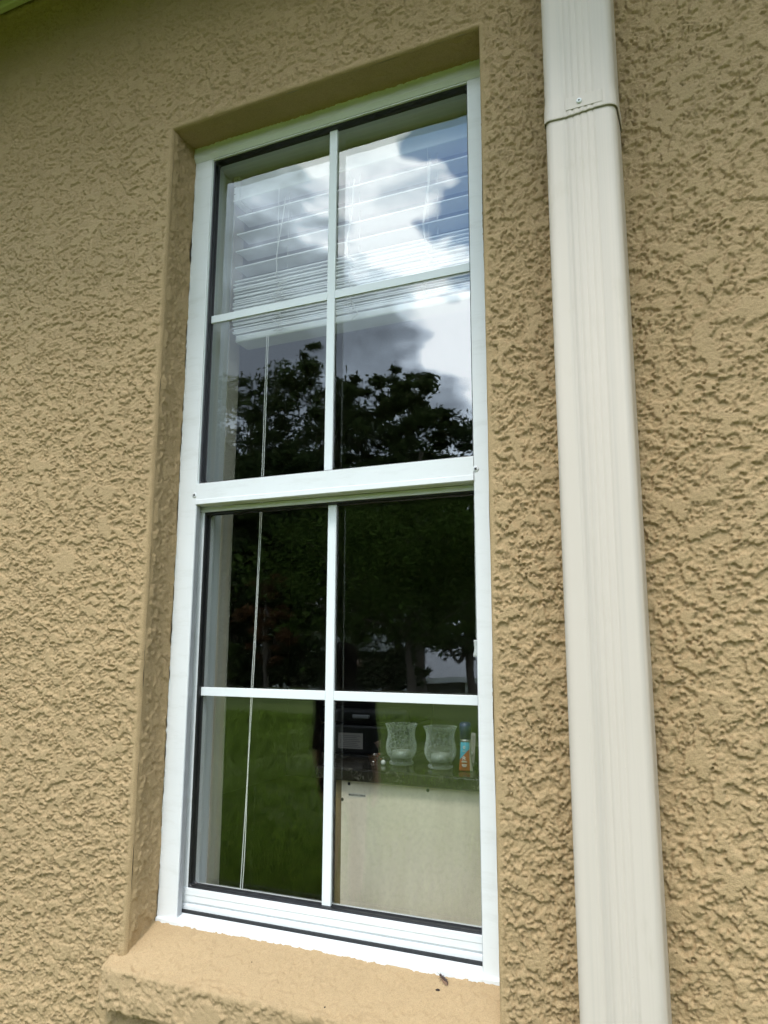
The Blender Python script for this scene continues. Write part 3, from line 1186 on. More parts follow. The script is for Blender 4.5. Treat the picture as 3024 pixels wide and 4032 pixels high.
def text_obj(name, body, size, mat, matrix, parent_fn, parent=None, extrude=0.0):
    cu = bpy.data.curves.new(name, 'FONT')
    cu.body = body
    cu.size = size
    cu.align_x = 'CENTER'
    cu.align_y = 'CENTER'
    cu.extrude = extrude
    cu.offset = size * 0.03
    tmp = bpy.data.objects.new(name, cu)
    COL.objects.link(tmp)
    bpy.context.view_layer.update()
    me = bpy.data.meshes.new_from_object(tmp.evaluated_get(bpy.context.evaluated_depsgraph_get()))
    bpy.data.objects.remove(tmp)
    me.transform(matrix)
    me.materials.clear()
    me.materials.append(mat)
    o = link(bpy.data.objects.new(name, me))
    return parent_fn(o, parent)


m_ink = simple('black_ink', (0.02, 0.02, 0.025), 0.7)
m_paper = simple('white_label_paper', (0.62, 0.60, 0.55), 0.6)
FRONT = Matrix.Rotation(math.pi / 2, 4, 'X')
uc(box('paper_label', 0.2535, 0.2925, 0.2160, 0.2164, 0.2098, 0.2168, simple('cream_label', (0.60, 0.56, 0.46), 0.6)), bp)
text_obj('stamp', 'MADE IN CHINA', 0.0052, m_ink, Matrix.Translation((0.273, 0.2157, 0.2130)) @ FRONT, uc, bp)

# crackle glass candle holders
m_vase = vase_glass()
m_wax = simple('white_wax', (0.50, 0.50, 0.47), 0.6)
m_tin = simple('thin_tealight_tin', (0.40, 0.41, 0.40), 0.5, 0.2)


def vase(x, y, label, s=1.0):
    t = thing('candle_holder', label, 'candle holder', (x, y, TOPZ + 0.0004), 0, 'crackle glass candle holders')
    outer = [(0.0001, 0.0), (0.0235, 0.0), (0.0262, 0.0022), (0.0258, 0.0052), (0.0232, 0.0072), (0.0222, 0.0095), (0.0245, 0.0130), (0.0290, 0.0185), (0.0325, 0.0265),
             (0.0336, 0.0355), (0.0322, 0.0455), (0.0296, 0.0560), (0.0290, 0.0640), (0.0306, 0.0725), (0.0345, 0.0815), (0.0352, 0.0828)]
    inner = [(0.0338, 0.0828), (0.0296, 0.0728), (0.0280, 0.0645), (0.0285, 0.0560), (0.0310, 0.0455), (0.0324, 0.0355), (0.0313, 0.0268), (0.0278, 0.0190), (0.0232, 0.0140), (0.0001, 0.0128)]
    g = lathe('glass_shade', [(r * s, z * s) for r, z in outer + inner], m_vase, t, (0, 0, 0), 40)
    cdl = lathe('tealight_cup', [(0.0001, 0.0), (0.0188, 0.0), (0.0192, 0.0150), (0.0184, 0.0152), (0.0182, 0.0130), (0.0001, 0.0128)], m_tin, t, (0, 0, 0.0132), 28)
    lathe('candle', [(0.0001, 0.0), (0.0180, 0.0), (0.0180, 0.0012), (0.004, 0.0006), (0.0008, 0.0008), (0.0006, 0.006), (0.0001, 0.006)], m_wax, t, (0, 0, 0.0262), 24)
    return t


vase(0.3395, 0.293, 'crackle glass candle holder with tealight, left one, beside the black appliance')
vase(0.4325, 0.279, 'crackle glass candle holder with tealight, middle one, next to the blue-capped tube')
vase(0.5630, 0.262, 'crackle glass candle holder with tealight half hidden by the right jamb')

# squeeze tube standing on its crimp
tb = thing('squeeze_tube', 'blue-capped squeeze tube with teal and orange print beside the candle holders', 'tube', (0.4925, 0.262, TOPZ + 0.0004), 0.12)
M = Mat('tube_print')
c = M.coord()
sp = M.n('ShaderNodeSeparateXYZ')
M.l(c, sp.inputs[0])
dg = M.math('SUBTRACT', sp.outputs['Z'], M.math('MULTIPLY', sp.outputs['X'], 1.05))
kk = M.ramp(M.math('MULTIPLY', dg, 10.0), [(0.345, (0, 0, 0)), (0.352, (1, 1, 1))])
colr = M.mix(kk, (0.36, 0.065, 0.018), (0.05, 0.36, 0.50))
edgek = M.ramp(M.math('MULTIPLY', sp.outputs['X'], 50.0), [(0.42, (0, 0, 0)), (0.46, (1, 1, 1))])
colr = M.mix(edgek, colr, (0.45, 0.44, 0.36))
M.pbr(colr, 0.35)
m_tube = M.m
V, F = [], []
N = 28
lv = [(0.0, 0.0145, 0.0022), (0.004, 0.0143, 0.0026), (0.012, 0.0132, 0.0050), (0.026, 0.0120, 0.0078), (0.042, 0.0108, 0.0098), (0.0565, 0.0103, 0.0102), (0.0575, 0.0095, 0.0095)]
for z, a, b in lv:
    for k in range(N):
        q = 2 * math.pi * k / N
        V.append((a * math.cos(q), b * math.sin(q), z))
for i in range(len(lv) - 1):
    for k in range(N):
        F.append((i * N + k, i * N + (k + 1) % N, (i + 1) * N + (k + 1) % N, (i + 1) * N + k))
F.append(tuple(range(N))[::-1])
F.append(tuple(range((len(lv) - 1) * N, len(lv) * N)))
tbody = mesh_obj('tube_body', V, F, m_tube, tb, True)
lathe('silver_collar', [(0.0001, 0.0576), (0.0105, 0.0576), (0.0107, 0.0625), (0.0001, 0.0626)], simple('silver_band', (0.5, 0.5, 0.48), 0.3, 0.6), tb, (0, 0, 0), 28)
lathe('cap', [(0.0001, 0.0627), (0.0112, 0.0627), (0.0114, 0.0770), (0.0122, 0.0775), (0.0123, 0.0880), (0.0112, 0.0930), (0.0080, 0.0955), (0.0001, 0.0962)], simple('navy_plastic', (0.012, 0.022, 0.11), 0.3), tb, (0, 0, 0), 28)
m_print = simple('white_print', (0.70, 0.70, 0.66), 0.6)
bmp = bmesh.new()
for i in range(2):
    for sgn in (-1, 1):
        b = box_bm(0, 0.0042, -0.0003, 0.0003, -0.0007, 0.0007)
        bmesh.ops.rotate(b, verts=b.verts, matrix=Matrix.Rotation(0.75, 3, 'Y'))
        if sgn < 0:
            bmesh.ops.scale(b, vec=(-1, 1, 1), verts=b.verts)
        bmesh.ops.translate(b, vec=(-0.002, -0.0098 + 0.0012 * i, 0.0265 + 0.0030 * i - 0.0), verts=b.verts)
        me = bpy.data.meshes.new('t')
        b.to_mesh(me)
        b.free()
        bmp.from_mesh(me)
for i, (w_, z_, y_) in enumerate(((0.009, 0.0205, -0.0080), (0.011, 0.0188, -0.0078), (0.010, 0.0135, -0.0062), (0.0095, 0.0115, -0.0058), (0.007, 0.0095, -0.0053), (0.006, 0.0400, -0.0103))):
    box_bm(-0.002 - w_ / 2, -0.002 + w_ / 2, y_, y_ + 0.0015, z_ - 0.0004, z_ + 0.0004, bm=bmp)
bm_obj('printed_marks', bmp, m_print, tb)
V, F = [], []
for k in range(20):
    q = 2 * math.pi * k / 20
    for rr in (0.0024, 0.0013):
        V.append((-0.001 + rr * math.cos(q), -0.0108, 0.0475 + rr * 1.25 * math.sin(q)))
for k in range(20):
    F.append((2 * k, 2 * k + 1, (2 * k + 3) % 40, (2 * k + 2) % 40))
mesh_obj('ring_mark', V, F, m_print, tb)

# pale tag and crumpled wrapper behind the tube
tg = thing('paper_tag', 'pale paper tag leaning behind the blue-capped tube', 'tag', (0.478, 0.325, TOPZ), -0.2)
V = []
for i in range(6):
    for j in range(8):
        u_, v_ = i / 5, j / 7
        V.append(((u_ - 0.5) * 0.026, 0.010 * v_ + 0.003 * math.sin(3 * u_), 0.001 + 0.066 * v_))
F = [(i * 8 + j, (i + 1) * 8 + j, (i + 1) * 8 + j + 1, i * 8 + j + 1) for i in range(5) for j in range(7)]
tgo = mesh_obj('card', V, F, simple('pinkish_card', (0.42, 0.37, 0.34), 0.7), tg, True)
md = tgo.modifiers.new('t', 'SOLIDIFY')
md.thickness = 0.0006
st_ = lathe('round_sticker', [(0.0001, 0.0005), (0.0045, 0.0005), (0.0045, 0.0)], m_print, tg, (0, 0, 0), 16)
st_.data.transform(Matrix.Translation((0.006, 0.0005, 0.027)) @ Matrix.Rotation(math.pi / 2, 4, 'X'))
wr = bmesh.new()
bmesh.ops.create_grid(wr, x_segments=14, y_segments=12, size=0.028)
r_ = random.Random(8)
for v in wr.verts:
    d0 = 0.02 * math.exp(-(v.co.x ** 2 + v.co.y ** 2) / 0.0005)
    v.co.z = 0.006 + d0 * 1.2 + r_.uniform(-0.005, 0.007)
    v.co.x += r_.uniform(-0.003, 0.003)
    v.co.y += r_.uniform(-0.003, 0.003)
    v.co.z = max(v.co.z, 0.0006)
wo_ = bm_obj('plastic_wrapper', wr, glass_mat('clear_film', 0.12, (0.94, 0.95, 0.94)))
wo_.location = (0.527, 0.335, TOPZ)
md = wo_.modifiers.new('t', 'SOLIDIFY')
md.thickness = 0.0003
tag(wo_, 'crumpled clear plastic wrapper on the marble top', 'wrapper')

# black appliance with a rating label, on the counter at the left
m_blackp = simple('black_plastic', (0.004, 0.004, 0.0045), 0.35, 0.0, 0.15)
ap = thing('black_appliance', 'glossy black appliance with a printed rating label on the marble top', 'appliance', (0.205, 0.45, TOPZ), 0.08)
box('body', -0.095, 0.115, -0.105, 0.10, 0.004, 0.072, m_blackp, ap, 0.008, 3)
box('lid', -0.098, 0.120, -0.112, 0.104, 0.0725, 0.110, m_blackp, ap, 0.012, 4)
box('base_foot', -0.085, 0.105, -0.095, 0.09, 0.0002, 0.0038, m_dark, ap)
lb_ = box('rating_label', -0.050, 0.010, -0.1060, -0.1052, 0.018, 0.052, simple('grey_label', (0.11, 0.10, 0.09), 0.7), ap)
bmr = bmesh.new()
for i in range(7):
    box_bm(-0.045, 0.004 - 0.004 * (i % 3), -0.1064, -0.1060, 0.0215 + i * 0.0040, 0.0226 + i * 0.0040, bm=bmr)
bm_obj('label_lines', bmr, m_ink, lb_)
box('handle', -0.012, 0.030, -0.118, -0.112, 0.086, 0.094, simple('steel_grey', (0.10, 0.10, 0.11), 0.5, 0.3), ap, 0.002)

# beaded bracelet heaped by the left holder
br = thing('beaded_bracelet', 'dark sparkling beaded bracelet heaped beside the left candle holder', 'bracelet', (0.288, 0.290, TOPZ))
m_bead = simple('black_bead', (0.012, 0.010, 0.010), 0.08)
m_bead2 = simple('silver_bead', (0.55, 0.50, 0.47), 0.15, 0.9)
m_bead3 = simple('red_bead', (0.10, 0.012, 0.010), 0.12)
for i in range(22):
    a = i / 22 * 4.2 * math.pi
    rr = 0.016 - 0.0004 * i
    rad = rnd.uniform(0.0024, 0.0036)
    x_, y_ = rr * math.cos(a) * 1.15, rr * math.sin(a) * 0.8
    z_ = rad + 0.0006 * i + 0.004 * (0.5 + 0.5 * math.sin(a * 0.7))
    z_ = rad if i < 9 else z_
    lathe('bead', [(0.0002, -rad), (rad * 0.7, -rad * 0.7), (rad, 0), (rad * 0.7, rad * 0.7), (0.0002, rad)], (m_bead, m_bead, m_bead2, m_bead, m_bead3)[i % 5], br, (x_, y_, z_), 10)
pb = lathe('pearl', [(0.0001, 0.0), (0.003, 0.0006), (0.0052, 0.004), (0.0048, 0.0075), (0.0022, 0.010), (0.0001, 0.0104)], simple('pearl_white', (0.7, 0.7, 0.66), 0.2), None, (0.3085, 0.268, TOPZ), 16)
tag(pb, 'small white pearl-like stone at the foot of the left candle holder', 'stone')

# ================================================================== LITTLE THINGS ON THE SILL


def sill_z(y):
    return -0.0035 + (y + 0.004) * (0.046 / 0.096)


bug = thing('dead_beetle', 'dead brown winged insect lying at the edge of the white frame on the sill', 'insect', (0.541, -0.0145, sill_z(-0.0145) + 0.0016), 0)
bug.rotation_euler = Euler((math.atan(0.046 / 0.096), 0.0, 0.0))
V, F = [], []
m_bug = simple('brown_chitin', (0.045, 0.022, 0.014), 0.35, var=0.5, scale=400)
m_wing = simple('tan_wing', (0.20, 0.11, 0.06), 0.4, var=0.4, scale=500)
BR = Matrix.Rotation(-0.72, 4, 'Z')


def bug_part(name, prof, mat, sc=(1, 1, 1), off=(0, 0, 0)):
    o = lathe(name, prof, mat, bug, (0, 0, 0), 12)
    o.data.transform(Matrix.Translation((0, 0, 0.0016)) @ BR @ Matrix.Translation(off) @ Matrix.Scale(sc[2], 4, (0, 0, 1)) @ Matrix.Rotation(math.pi / 2, 4, 'Y'))
    return o


bug_part('abdomen', [(0.0001, -0.0105), (0.0022, -0.009), (0.0036, -0.004), (0.0038, 0.001), (0.0030, 0.006), (0.0014, 0.0095), (0.0001, 0.0105)], m_bug, (1, 1, 0.75))
bug_part('head', [(0.0001, -0.0022), (0.0018, -0.0012), (0.0021, 0.0004), (0.0014, 0.0018), (0.0001, 0.0024)], m_bug, (1, 1, 0.8), (-0.0122, 0, 0))
bug_part('wing', [(0.0001, -0.008), (0.0016, -0.006), (0.0026, 0.001), (0.0022, 0.007), (0.0001, 0.011)], m_wing, (1, 1, 0.35), (0.002, -0.0018, 0.0014))
for i, (x_, dy_, k_) in enumerate(((-0.006, -0.006, -0.003), (-0.003, -0.0075, 0.0), (0.001, -0.0065, 0.004), (-0.006, 0.005, -0.003), (0.0, 0.0055, 0.002))):
    a = BR @ Vector((x_, 0, 0.0))
    b = BR @ Vector((x_ + k_ * 0.5, dy_ * 0.6, 0.0015))
    c_ = BR @ Vector((x_ + k_, dy_, -0.0012))
    tube('leg', [a + Vector((0, 0, .0016)), b + Vector((0, 0, .0016)), c_ + Vector((0, 0, .0016))], [0.0004, 0.00035, 0.0002], m_bug, bug, 5)
for sgn in (-1, 1):
    a = BR @ Vector((-0.014, sgn * 0.0008, 0.0004))
    b = BR @ Vector((-0.019, sgn * 0.003, 0.0018))
    tube('antenna', [a + Vector((0, 0, .0016)), b + Vector((0, 0, .0016))], [0.0002, 0.0001], m_bug, bug, 4)

m_crumb = simple('dark_debris', (0.03, 0.018, 0.012), 0.8, var=0.5, scale=600)
crumbs = [(0.535, -0.030, 0.0030, 'insect fragment on the sill below the dead insect'), (0.369, -0.092, 0.0026, 'dark crumb near the front edge of the sill'),
          (0.085, -0.060, 0.0015, 'tiny dark speck at the left end of the sill'), (0.2, -0.045, 0.0012, 'tiny dark speck mid sill left of the frame grid'), (0.33, -0.03, 0.0011, 'tiny dark speck on the sill close under the white frame')]
for i, (x_, y_, s_c, lb_t) in enumerate(crumbs):
    bmq = bmesh.new()
    bmesh.ops.create_icosphere(bmq, subdivisions=2, radius=1.0)
    for v in bmq.verts:
        v.co *= rnd.uniform(0.55, 1.15)
        v.co.x *= s_c * 1.2
        v.co.y *= s_c * 0.7
        v.co.z *= s_c * 0.5
    o = bm_obj('debris', bmq, m_crumb)
    o.location = (x_, y_, sill_z(y_) + 0.0009)
    o.rotation_euler = (0.4, 0, rnd.uniform(0, 3))
    tag(o, lb_t, 'debris', 'debris on the sill')

# ================================================================== THE GARDEN BEHIND THE CAMERA (seen in the glass)
MIRROR_Y = 1.2466 + 2 * 0.025


def refl(u, D, z=None):
    """garden point: u = x slope per metre of depth from the mirrored eye"""
    return (0.979 + u * D, MIRROR_Y - D)


def ground_z(y):
    t_ = min(max((-y - 19.0) / 26.0, 0), 1)
    return GROUND - 4.4 * t_ * t_ * (3 - 2 * t_)


ys_ = np.concatenate([np.linspace(260, 6, 6), np.linspace(5.3, -60, 70), np.linspace(-70, -500, 14)])
xs_ = np.concatenate([np.linspace(-500, -80, 8), np.linspace(-70, 60, 40), np.linspace(80, 500, 8)])
GX, GY = np.meshgrid(xs_, ys_)
GZ = np.vectorize(ground_z)(GY)
gn = gfield(len(ys_), len(xs_), 1.5, 1.5, 99) * 0.05
GZ = GZ + np.where((GY < -4), gn, 0)
M = Mat('lawn_soil')
c = M.coord()
g1 = M.noise(c, 0.9, 5)
g2 = M.noise(c, 9, 6, 0.7)
colg = M.mix(M.math('MULTIPLY', g2, 0.8), M.ramp(g1, [(0.3, (0.085, 0.125, 0.018)), (0.7, (0.145, 0.195, 0.030))]), (0.025, 0.045, 0.006))
M.pbr(colg, 0.9, 0, M.bump(g2, 0.8, 0.05), 0.2)
tag(np_quads('lawn', np.stack([GX.ravel(), GY.ravel(), GZ.ravel()], 1), grid_faces(len(ys_), len(xs_)), M.m), kind='structure')

# grass blades on the nearer lawn
m_grass = leaf_mat('grass_blade', (0.050, 0.090, 0.010), (0.28, 0.40, 0.06))
nb = 90000
gy = -1.6 - 10.0 * rng.random(nb) ** 1.4
gx = 0.98 + (rng.uniform(-0.92, -0.12, nb)) * (MIRROR_Y - gy)
nt = 9000
tx, ty = gx[:nt].copy(), gy[:nt].copy()
ti = rng.integers(0, nt, nb)
gx = np.where(rng.random(nb) < 0.75, tx[ti] + rng.normal(0, 0.018, nb) * (1 - 0.12 * ty[ti]), gx)
gy = np.where(gx == tx[ti], gy, ty[ti] + rng.normal(0, 0.03, nb))
gz = np.full(nb, GROUND - 0.005)
ht = rng.uniform(0.04, 0.14, nb) * (1 + 0.4 * np.sin(gx * 1.7) * np.cos(gy * 1.3))
az = rng.uniform(0, 2 * np.pi, nb)
wd = rng.uniform(0.004, 0.011, nb) * (1 + (-gy) * 0.10)
ln = rng.uniform(0.01, 0.12, nb)
la = rng.uniform(0, 2 * np.pi, nb)
B = np.stack([gx, gy, gz], 1)
sd = np.stack([np.cos(az), np.sin(az), np.zeros(nb)], 1) * wd[:, None]
tp = np.stack([np.cos(la) * ln, np.sin(la) * ln, ht], 1)
V = np.stack([B - sd, B + sd, B + tp], 1).reshape(-1, 3)
F = np.arange(nb * 3).reshape(-1, 3)
tag(np_quads('grass', V, F, m_grass, None, False), 'short green lawn grass in front of the house wall', 'grass', kind='stuff')

m_bark = simple('grey_brown_bark', (0.075, 0.06, 0.045), 0.9, var=0.35, scale=5, bump=0.03)
LEAF = {
    'oak': leaf_mat('oak_leaf', (0.022, 0.036, 0.012), (0.060, 0.085, 0.028)),
    'green': leaf_mat('fresh_leaf', (0.020, 0.040, 0.008), (0.060, 0.095, 0.020)),
    'dark': leaf_mat('dark_leaf', (0.014, 0.026, 0.010), (0.040, 0.060, 0.020)),
    'rust': leaf_mat('rust_leaf', (0.06, 0.028, 0.014), (0.13, 0.065, 0.03)),
    'moss': leaf_mat('grey_moss', (0.045, 0.05, 0.035), (0.09, 0.10, 0.075)),
}


def leaf_cloud(centres, radii, per, size, seed, flat=0.55):
    r = np.random.default_rng(seed)
    out = []
    for (cx, cy, cz), rad in zip(centres, radii):
        n = int(per)
        d = r.standard_normal((n, 3))
        d /= np.linalg.norm(d, axis=1)[:, None]
        q = 0.62 * rad * r.standard_normal((n, 3)) * np.array([r.uniform(0.7, 1.4), r.uniform(0.7, 1.4), flat])
        p = np.array([cx, cy, cz]) + q
        a = r.standard_normal((n, 3))
        a[:, 2] *= 0.5
        a /= np.linalg.norm(a, axis=1)[:, None]
        b = r.standard_normal((n, 3))
        b -= a * (a * b).sum(1)[:, None]
        b /= np.linalg.norm(b, axis=1)[:, None]
        s = size * r.uniform(0.55, 1.3, n)[:, None]
        out.append(np.stack([p - a * s, p + b * s * 0.42, p + a * s, p - b * s * 0.42], 1))
    V = np.concatenate(out).reshape(-1, 3)
    return V, np.arange(len(V)).reshape(-1, 4)


def tree(name, label, x, y, top, rad, leafkind, seed, base_frac=0.17, per=110, nclump=175, size=0.17, group='trees across the lawn', cat='tree', moss=0):
    r = random.Random(seed)
    gz_ = ground_z(y)
    hgt = top - gz_
    t = thing(name, label, cat, (x, y, gz_), 0, group)
    tb_ = []
    # trunk and limbs
    lean = Vector((r.uniform(-.06, .06), r.uniform(-.06, .06), 0)) * hgt
    crown0 = hgt * base_frac
    trunk = [Vector((0, 0, -0.2)), Vector((lean.x * .2, lean.y * .2, crown0 * 0.6)), Vector((lean.x * .5, lean.y * .5, crown0 * 1.2)), Vector((lean.x, lean.y, hgt * 0.72))]
    tr = max(0.10, hgt * 0.022)
    V, F = tube_data(smooth_path(trunk, 4), [tr * (1.25 - 1.0 * i / 12) for i in range(13)], 8)
    tk = mesh_obj('trunk', V, F, m_bark, t, True)
    cent, rads = [], []
    for i in range(nclump):
        # clump positions in a lumpy ellipsoid, more of them toward the outside
        while True:
            d = Vector((r.gauss(0, 1), r.gauss(0, 1), r.gauss(0, 1)))
            if d.length > 0.1:
                break
        d.normalize()
        k = r.random() ** 0.5
        zc = (crown0 + hgt) / 2
        hz = (hgt - crown0) / 2
        p = Vector((d.x * rad * k, d.y * rad * k, zc + d.z * hz * k * 0.93))
        if p.z > zc:
            p.x *= 1 - 0.30 * (p.z - zc) / hz
            p.y *= 1 - 0.30 * (p.z - zc) / hz
        cent.append(p)
        rads.append(rad * r.uniform(0.07, 0.20))
    # a few feathery sprays above the outline
    for i in range(14):
        p = Vector((r.uniform(-.6, .6) * rad, r.uniform(-.3, .3) * rad, hgt * r.uniform(0.86, 0.985)))
        cent.append(p)
        rads.append(rad * r.uniform(0.05, 0.12))
    for i in range(9):
        p = cent[r.randrange(nclump)]
        a = trunk[-1].lerp(trunk[2], r.random())
        m = a.lerp(p, 0.5) + Vector((0, 0, -0.06 * hgt * r.random()))
        V, F = tube_data(smooth_path([a, m, p], 4), [tr * 0.45 * (1 - 0.8 * j / 8) for j in range(9)], 6)
        mesh_obj('limb', V, F, m_bark, t, True)
    V, F = leaf_cloud([tuple(p) for p in cent], rads, per, size, seed)
    np_quads('crown', V, F, LEAF[leafkind], t, False)
    if moss:
        rr = np.random.default_rng(seed + 5)
        n = moss
        ci = rr.integers(0, len(cent), n)
        P0 = np.array([tuple(p) for p in cent])[ci] + rr.normal(0, rad * 0.12, (n, 3))
        L_ = rr.uniform(0.4, 1.5, n)
        w_ = rr.uniform(0.03, 0.10, n)
        an = rr.uniform(0, np.pi, n)
        sd_ = np.stack([np.cos(an) * w_, np.sin(an) * w_, np.zeros(n)], 1)
        dn = np.stack([rr.normal(0, .08, n), rr.normal(0, .08, n), -L_], 1)
        V = np.stack([P0 - sd_, P0 + sd_, P0 + dn], 1).reshape(-1, 3)
        np_quads('hanging_moss', V, np.arange(n * 3).reshape(-1, 3), LEAF['moss'], t, False)['kind'] = 'stuff'
    return t


def T(u, ztop, D, rad, kind, seed, label, **kw):
    rad *= 1.22
    x, y = refl(u, D)
    return tree(kw.pop('name', 'oak_tree'), label, x, y, 0.517 + ztop * D, rad, kind, seed, **kw)


T(-0.80, 0.430, 37, 4.2, 'dark', 101, 'dark oak reflected at the far left edge of the upper panes', moss=300)
T(-0.695, 0.440, 36, 3.9, 'oak', 102, 'broad moss-hung oak reflected left of the blind cords', moss=400)
T(-0.585, 0.475, 38, 3.4, 'oak', 103, 'tallest oak with a pointed top reflected left of the upper grid bar', moss=400, nclump=210)
T(-0.500, 0.418, 35, 3.2, 'oak', 104, 'oak reflected just right of the vertical grid bar', moss=400)
T(-0.435, 0.405, 37, 3.2, 'oak', 105, 'rounded oak reflected in the middle of the upper right pane', moss=400)
T(-0.388, 0.420, 34, 2.3, 'oak', 106, 'narrow oak with layered sprays reflected beside the white cloud', nclump=110)
T(-0.310, 0.335, 36, 3.2, 'dark', 107, 'lower dark oak reflected at the right edge of the upper pane')
T(-0.200, 0.330, 38, 4.0, 'dark', 108, 'dark oak beyond the right window jamb')
T(-0.400, 0.235, 23, 4.6, 'green', 109, 'bright green bushy tree reflected in the lower right pane', base_frac=0.16, nclump=260, per=120, size=0.095, name='leafy_tree')
T(-0.640, 0.30, 27, 3.0, 'dark', 110, 'dark shrubby tree reflected in the lower left pane', base_frac=0.10, size=0.18, name='shrub_tree')
T(-0.760, 0.26, 26, 3.0, 'dark', 111, 'dark shrubby tree reflected beside the left drywall return', base_frac=0.08, size=0.18, name='shrub_tree')
T(-0.640, 0.11, 22.5, 0.9, 'rust', 112, 'rust-brown leaved shrub reflected in the lower left pane', base_frac=0.15, nclump=40, per=80, size=0.10, group='shrubs at the lawn edge', cat='shrub', name='rust_shrub')
k_ = 0
for (u, zt, D, rad, kd, lb_t) in ((-0.86, 0.02, 24, 1.8, 'dark', 'low dark shrub at the lawn edge reflected farthest left'), (-0.75, 0.00, 23, 1.6, 'green', 'low green shrub at the lawn edge beside the dark shrubs'),
                                  (-0.67, -0.005, 24, 1.7, 'dark', 'low dark shrub at the lawn edge under the rust shrub'), (-0.58, 0.005, 25, 1.5, 'dark', 'low dark shrub at the lawn edge in front of the gabled house'),
                                  (-0.50, -0.01, 23, 1.7, 'dark', 'low dark shrub at the lawn edge right of the vertical grid bar'), (-0.44, -0.01, 25, 1.7, 'dark', 'low dark shrub at the lawn edge left of the grey-roofed house')):
    k_ += 1
    x, y = refl(u, D)
    tree('shrub', lb_t, x, y, 0.517 + zt * D, rad, kd, 200 + k_, base_frac=0.02, per=90, nclump=60, size=0.12, group='shrubs at the lawn edge', cat='shrub')

# the woods all round, one mass
rw = np.random.default_rng(404)
cc, rr_ = [], []
for i in range(1500):
    a = rw.uniform(-math.pi * 0.02, math.pi * 1.02)
    x_, y_ = 1 + 72 * math.cos(a) * rw.uniform(0.85, 1.2), -72 * abs(math.sin(a)) * rw.uniform(0.92, 1.2) - 3
    hmax = 16 + 5 * math.sin(a * 9) + 3 * math.sin(a * 23)
    cc.append((x_, y_, ground_z(y_) + hmax * rw.random() ** 0.8))
    rr_.append(rw.uniform(1.5, 3.2))
V, F = leaf_cloud(cc, rr_, 34, 0.85, 405, 0.7)
tag(np_quads('far_woods', V, F, LEAF['dark'], None, False), 'dark woods closing the view beyond the houses', 'woods', kind='stuff')

# neighbour's grey-roofed house, lower down the slope
m_roofgrey = simple('pale_grey_shingle', (0.40, 0.41, 0.43), 0.9, var=0.12, scale=3)
m_hwhite = simple('white_house_paint', (0.72, 0.73, 0.74), 0.6)
m_hdark = simple('dark_porch_wall', (0.16, 0.15, 0.14), 0.8)  # even dark grey-brown wall colour behind the porch posts
m_pane = simple('dark_house_glass', (0.02, 0.025, 0.03), 0.1)
hx, hy = refl(-0.30, 60)
gb = ground_z(hy)
nh = thing('neighbour_house', 'low house with a pale grey shingle roof and white porch posts across the lawn', 'house', (hx, hy, gb))
eave = -2.35 - gb
ridge = 0.50 - gb
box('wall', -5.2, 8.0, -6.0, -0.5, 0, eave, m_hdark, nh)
rfo = extrude_x('roof', [(1.6, eave + 0.12), (1.6, eave + 0.30), (-3.2, ridge), (-8.0, eave + 0.30), (-8.0, eave + 0.12), (-3.2, ridge - 0.2)], -5.8, 8.6, m_roofgrey, nh)
box('fascia', -5.8, 8.6, 1.61, 1.72, eave - 0.12, eave + 0.32, m_hwhite, nh)
for px in (-5.5, -4.4, -1.0, 3.0, 7.0):
    box('porch_post', px - 0.13, px + 0.13, 1.15, 1.41, 0, eave - 0.13, m_hwhite, nh, 0.02)
for px in (-2.8, 1.0, 4.6):
    w0 = box('window', px - 0.7, px + 0.7, -0.49, -0.42, 0.9, 2.1, m_hwhite, nh)
    box('window_glass', px - 0.6, px + 0.6, -0.41, -0.39, 1.0, 2.0, m_pane, w0)

hx, hy = refl(-0.545, 50)
gb = ground_z(hy)
nh2 = thing('gabled_house', 'two-storey white house with a porch gable half hidden by trees', 'house', (hx, hy, gb))
box('wall', -3.5, 4.0, -7.0, -0.6, 0, 9.2, simple('pale_siding', (0.40, 0.41, 0.42), 0.7, var=0.1, scale=2), nh2)
extrude_x('roof', [(0.2, 9.1), (0.2, 9.3), (-3.8, 12.0), (-7.8, 9.3), (-7.8, 9.1), (-3.8, 11.8)], -4.0, 4.5, m_roofgrey, nh2)
bmg = bmesh.new()
zg = 2.3 - gb
vs4 = [bmg.verts.new(p) for p in ((-3.6, 1.4, zg), (2.2, 1.4, zg), (-0.7, 1.4, zg + 1.6), (-3.6, -0.6, zg), (2.2, -0.6, zg), (-0.7, -0.6, zg + 1.6))]
for f in ((0, 1, 2), (3, 5, 4), (0, 2, 5, 3), (1, 4, 5, 2), (0, 3, 4, 1)):
    bmg.faces.new([vs4[i] for i in f])
pg = bm_obj('porch_gable', bmg, m_hwhite, nh2)
for px in (-3.2, 1.8):
    box('porch_post', px - 0.17, px + 0.17, 0.95, 1.29, 0, zg - 0.02, m_hwhite, nh2, 0.02)
for px in (-1.6, 0.4):
    w0 = box('window', px - 0.5, px + 0.5, -0.59, -0.52, 7.0, 8.5, m_hwhite, nh2)
    box('window_glass', px - 0.4, px + 0.4, -0.51, -0.49, 7.1, 8.4, m_pane, w0)

# ------------------------------------------------------------------ the person standing on the lawn
m_black = simple('black_cotton', (0.0035, 0.0035, 0.004), 1.0, 0.0, 0.02, var=0.2, scale=40)
m_skin = simple('skin', (0.42, 0.27, 0.20), 0.55, var=0.05, scale=30)
m_hair = simple('dark_hair', (0.004, 0.003, 0.0025), 1.0, 0.0, 0.03, var=0.3, scale=90)
PX, PY = -0.875, -2.35
pers = thing('person', 'person in a black top and black shorts on the lawn, reflected in the glass', 'person', (PX, PY, GROUND), math.pi)
pers.scale = (0.8, 0.8, 0.8)


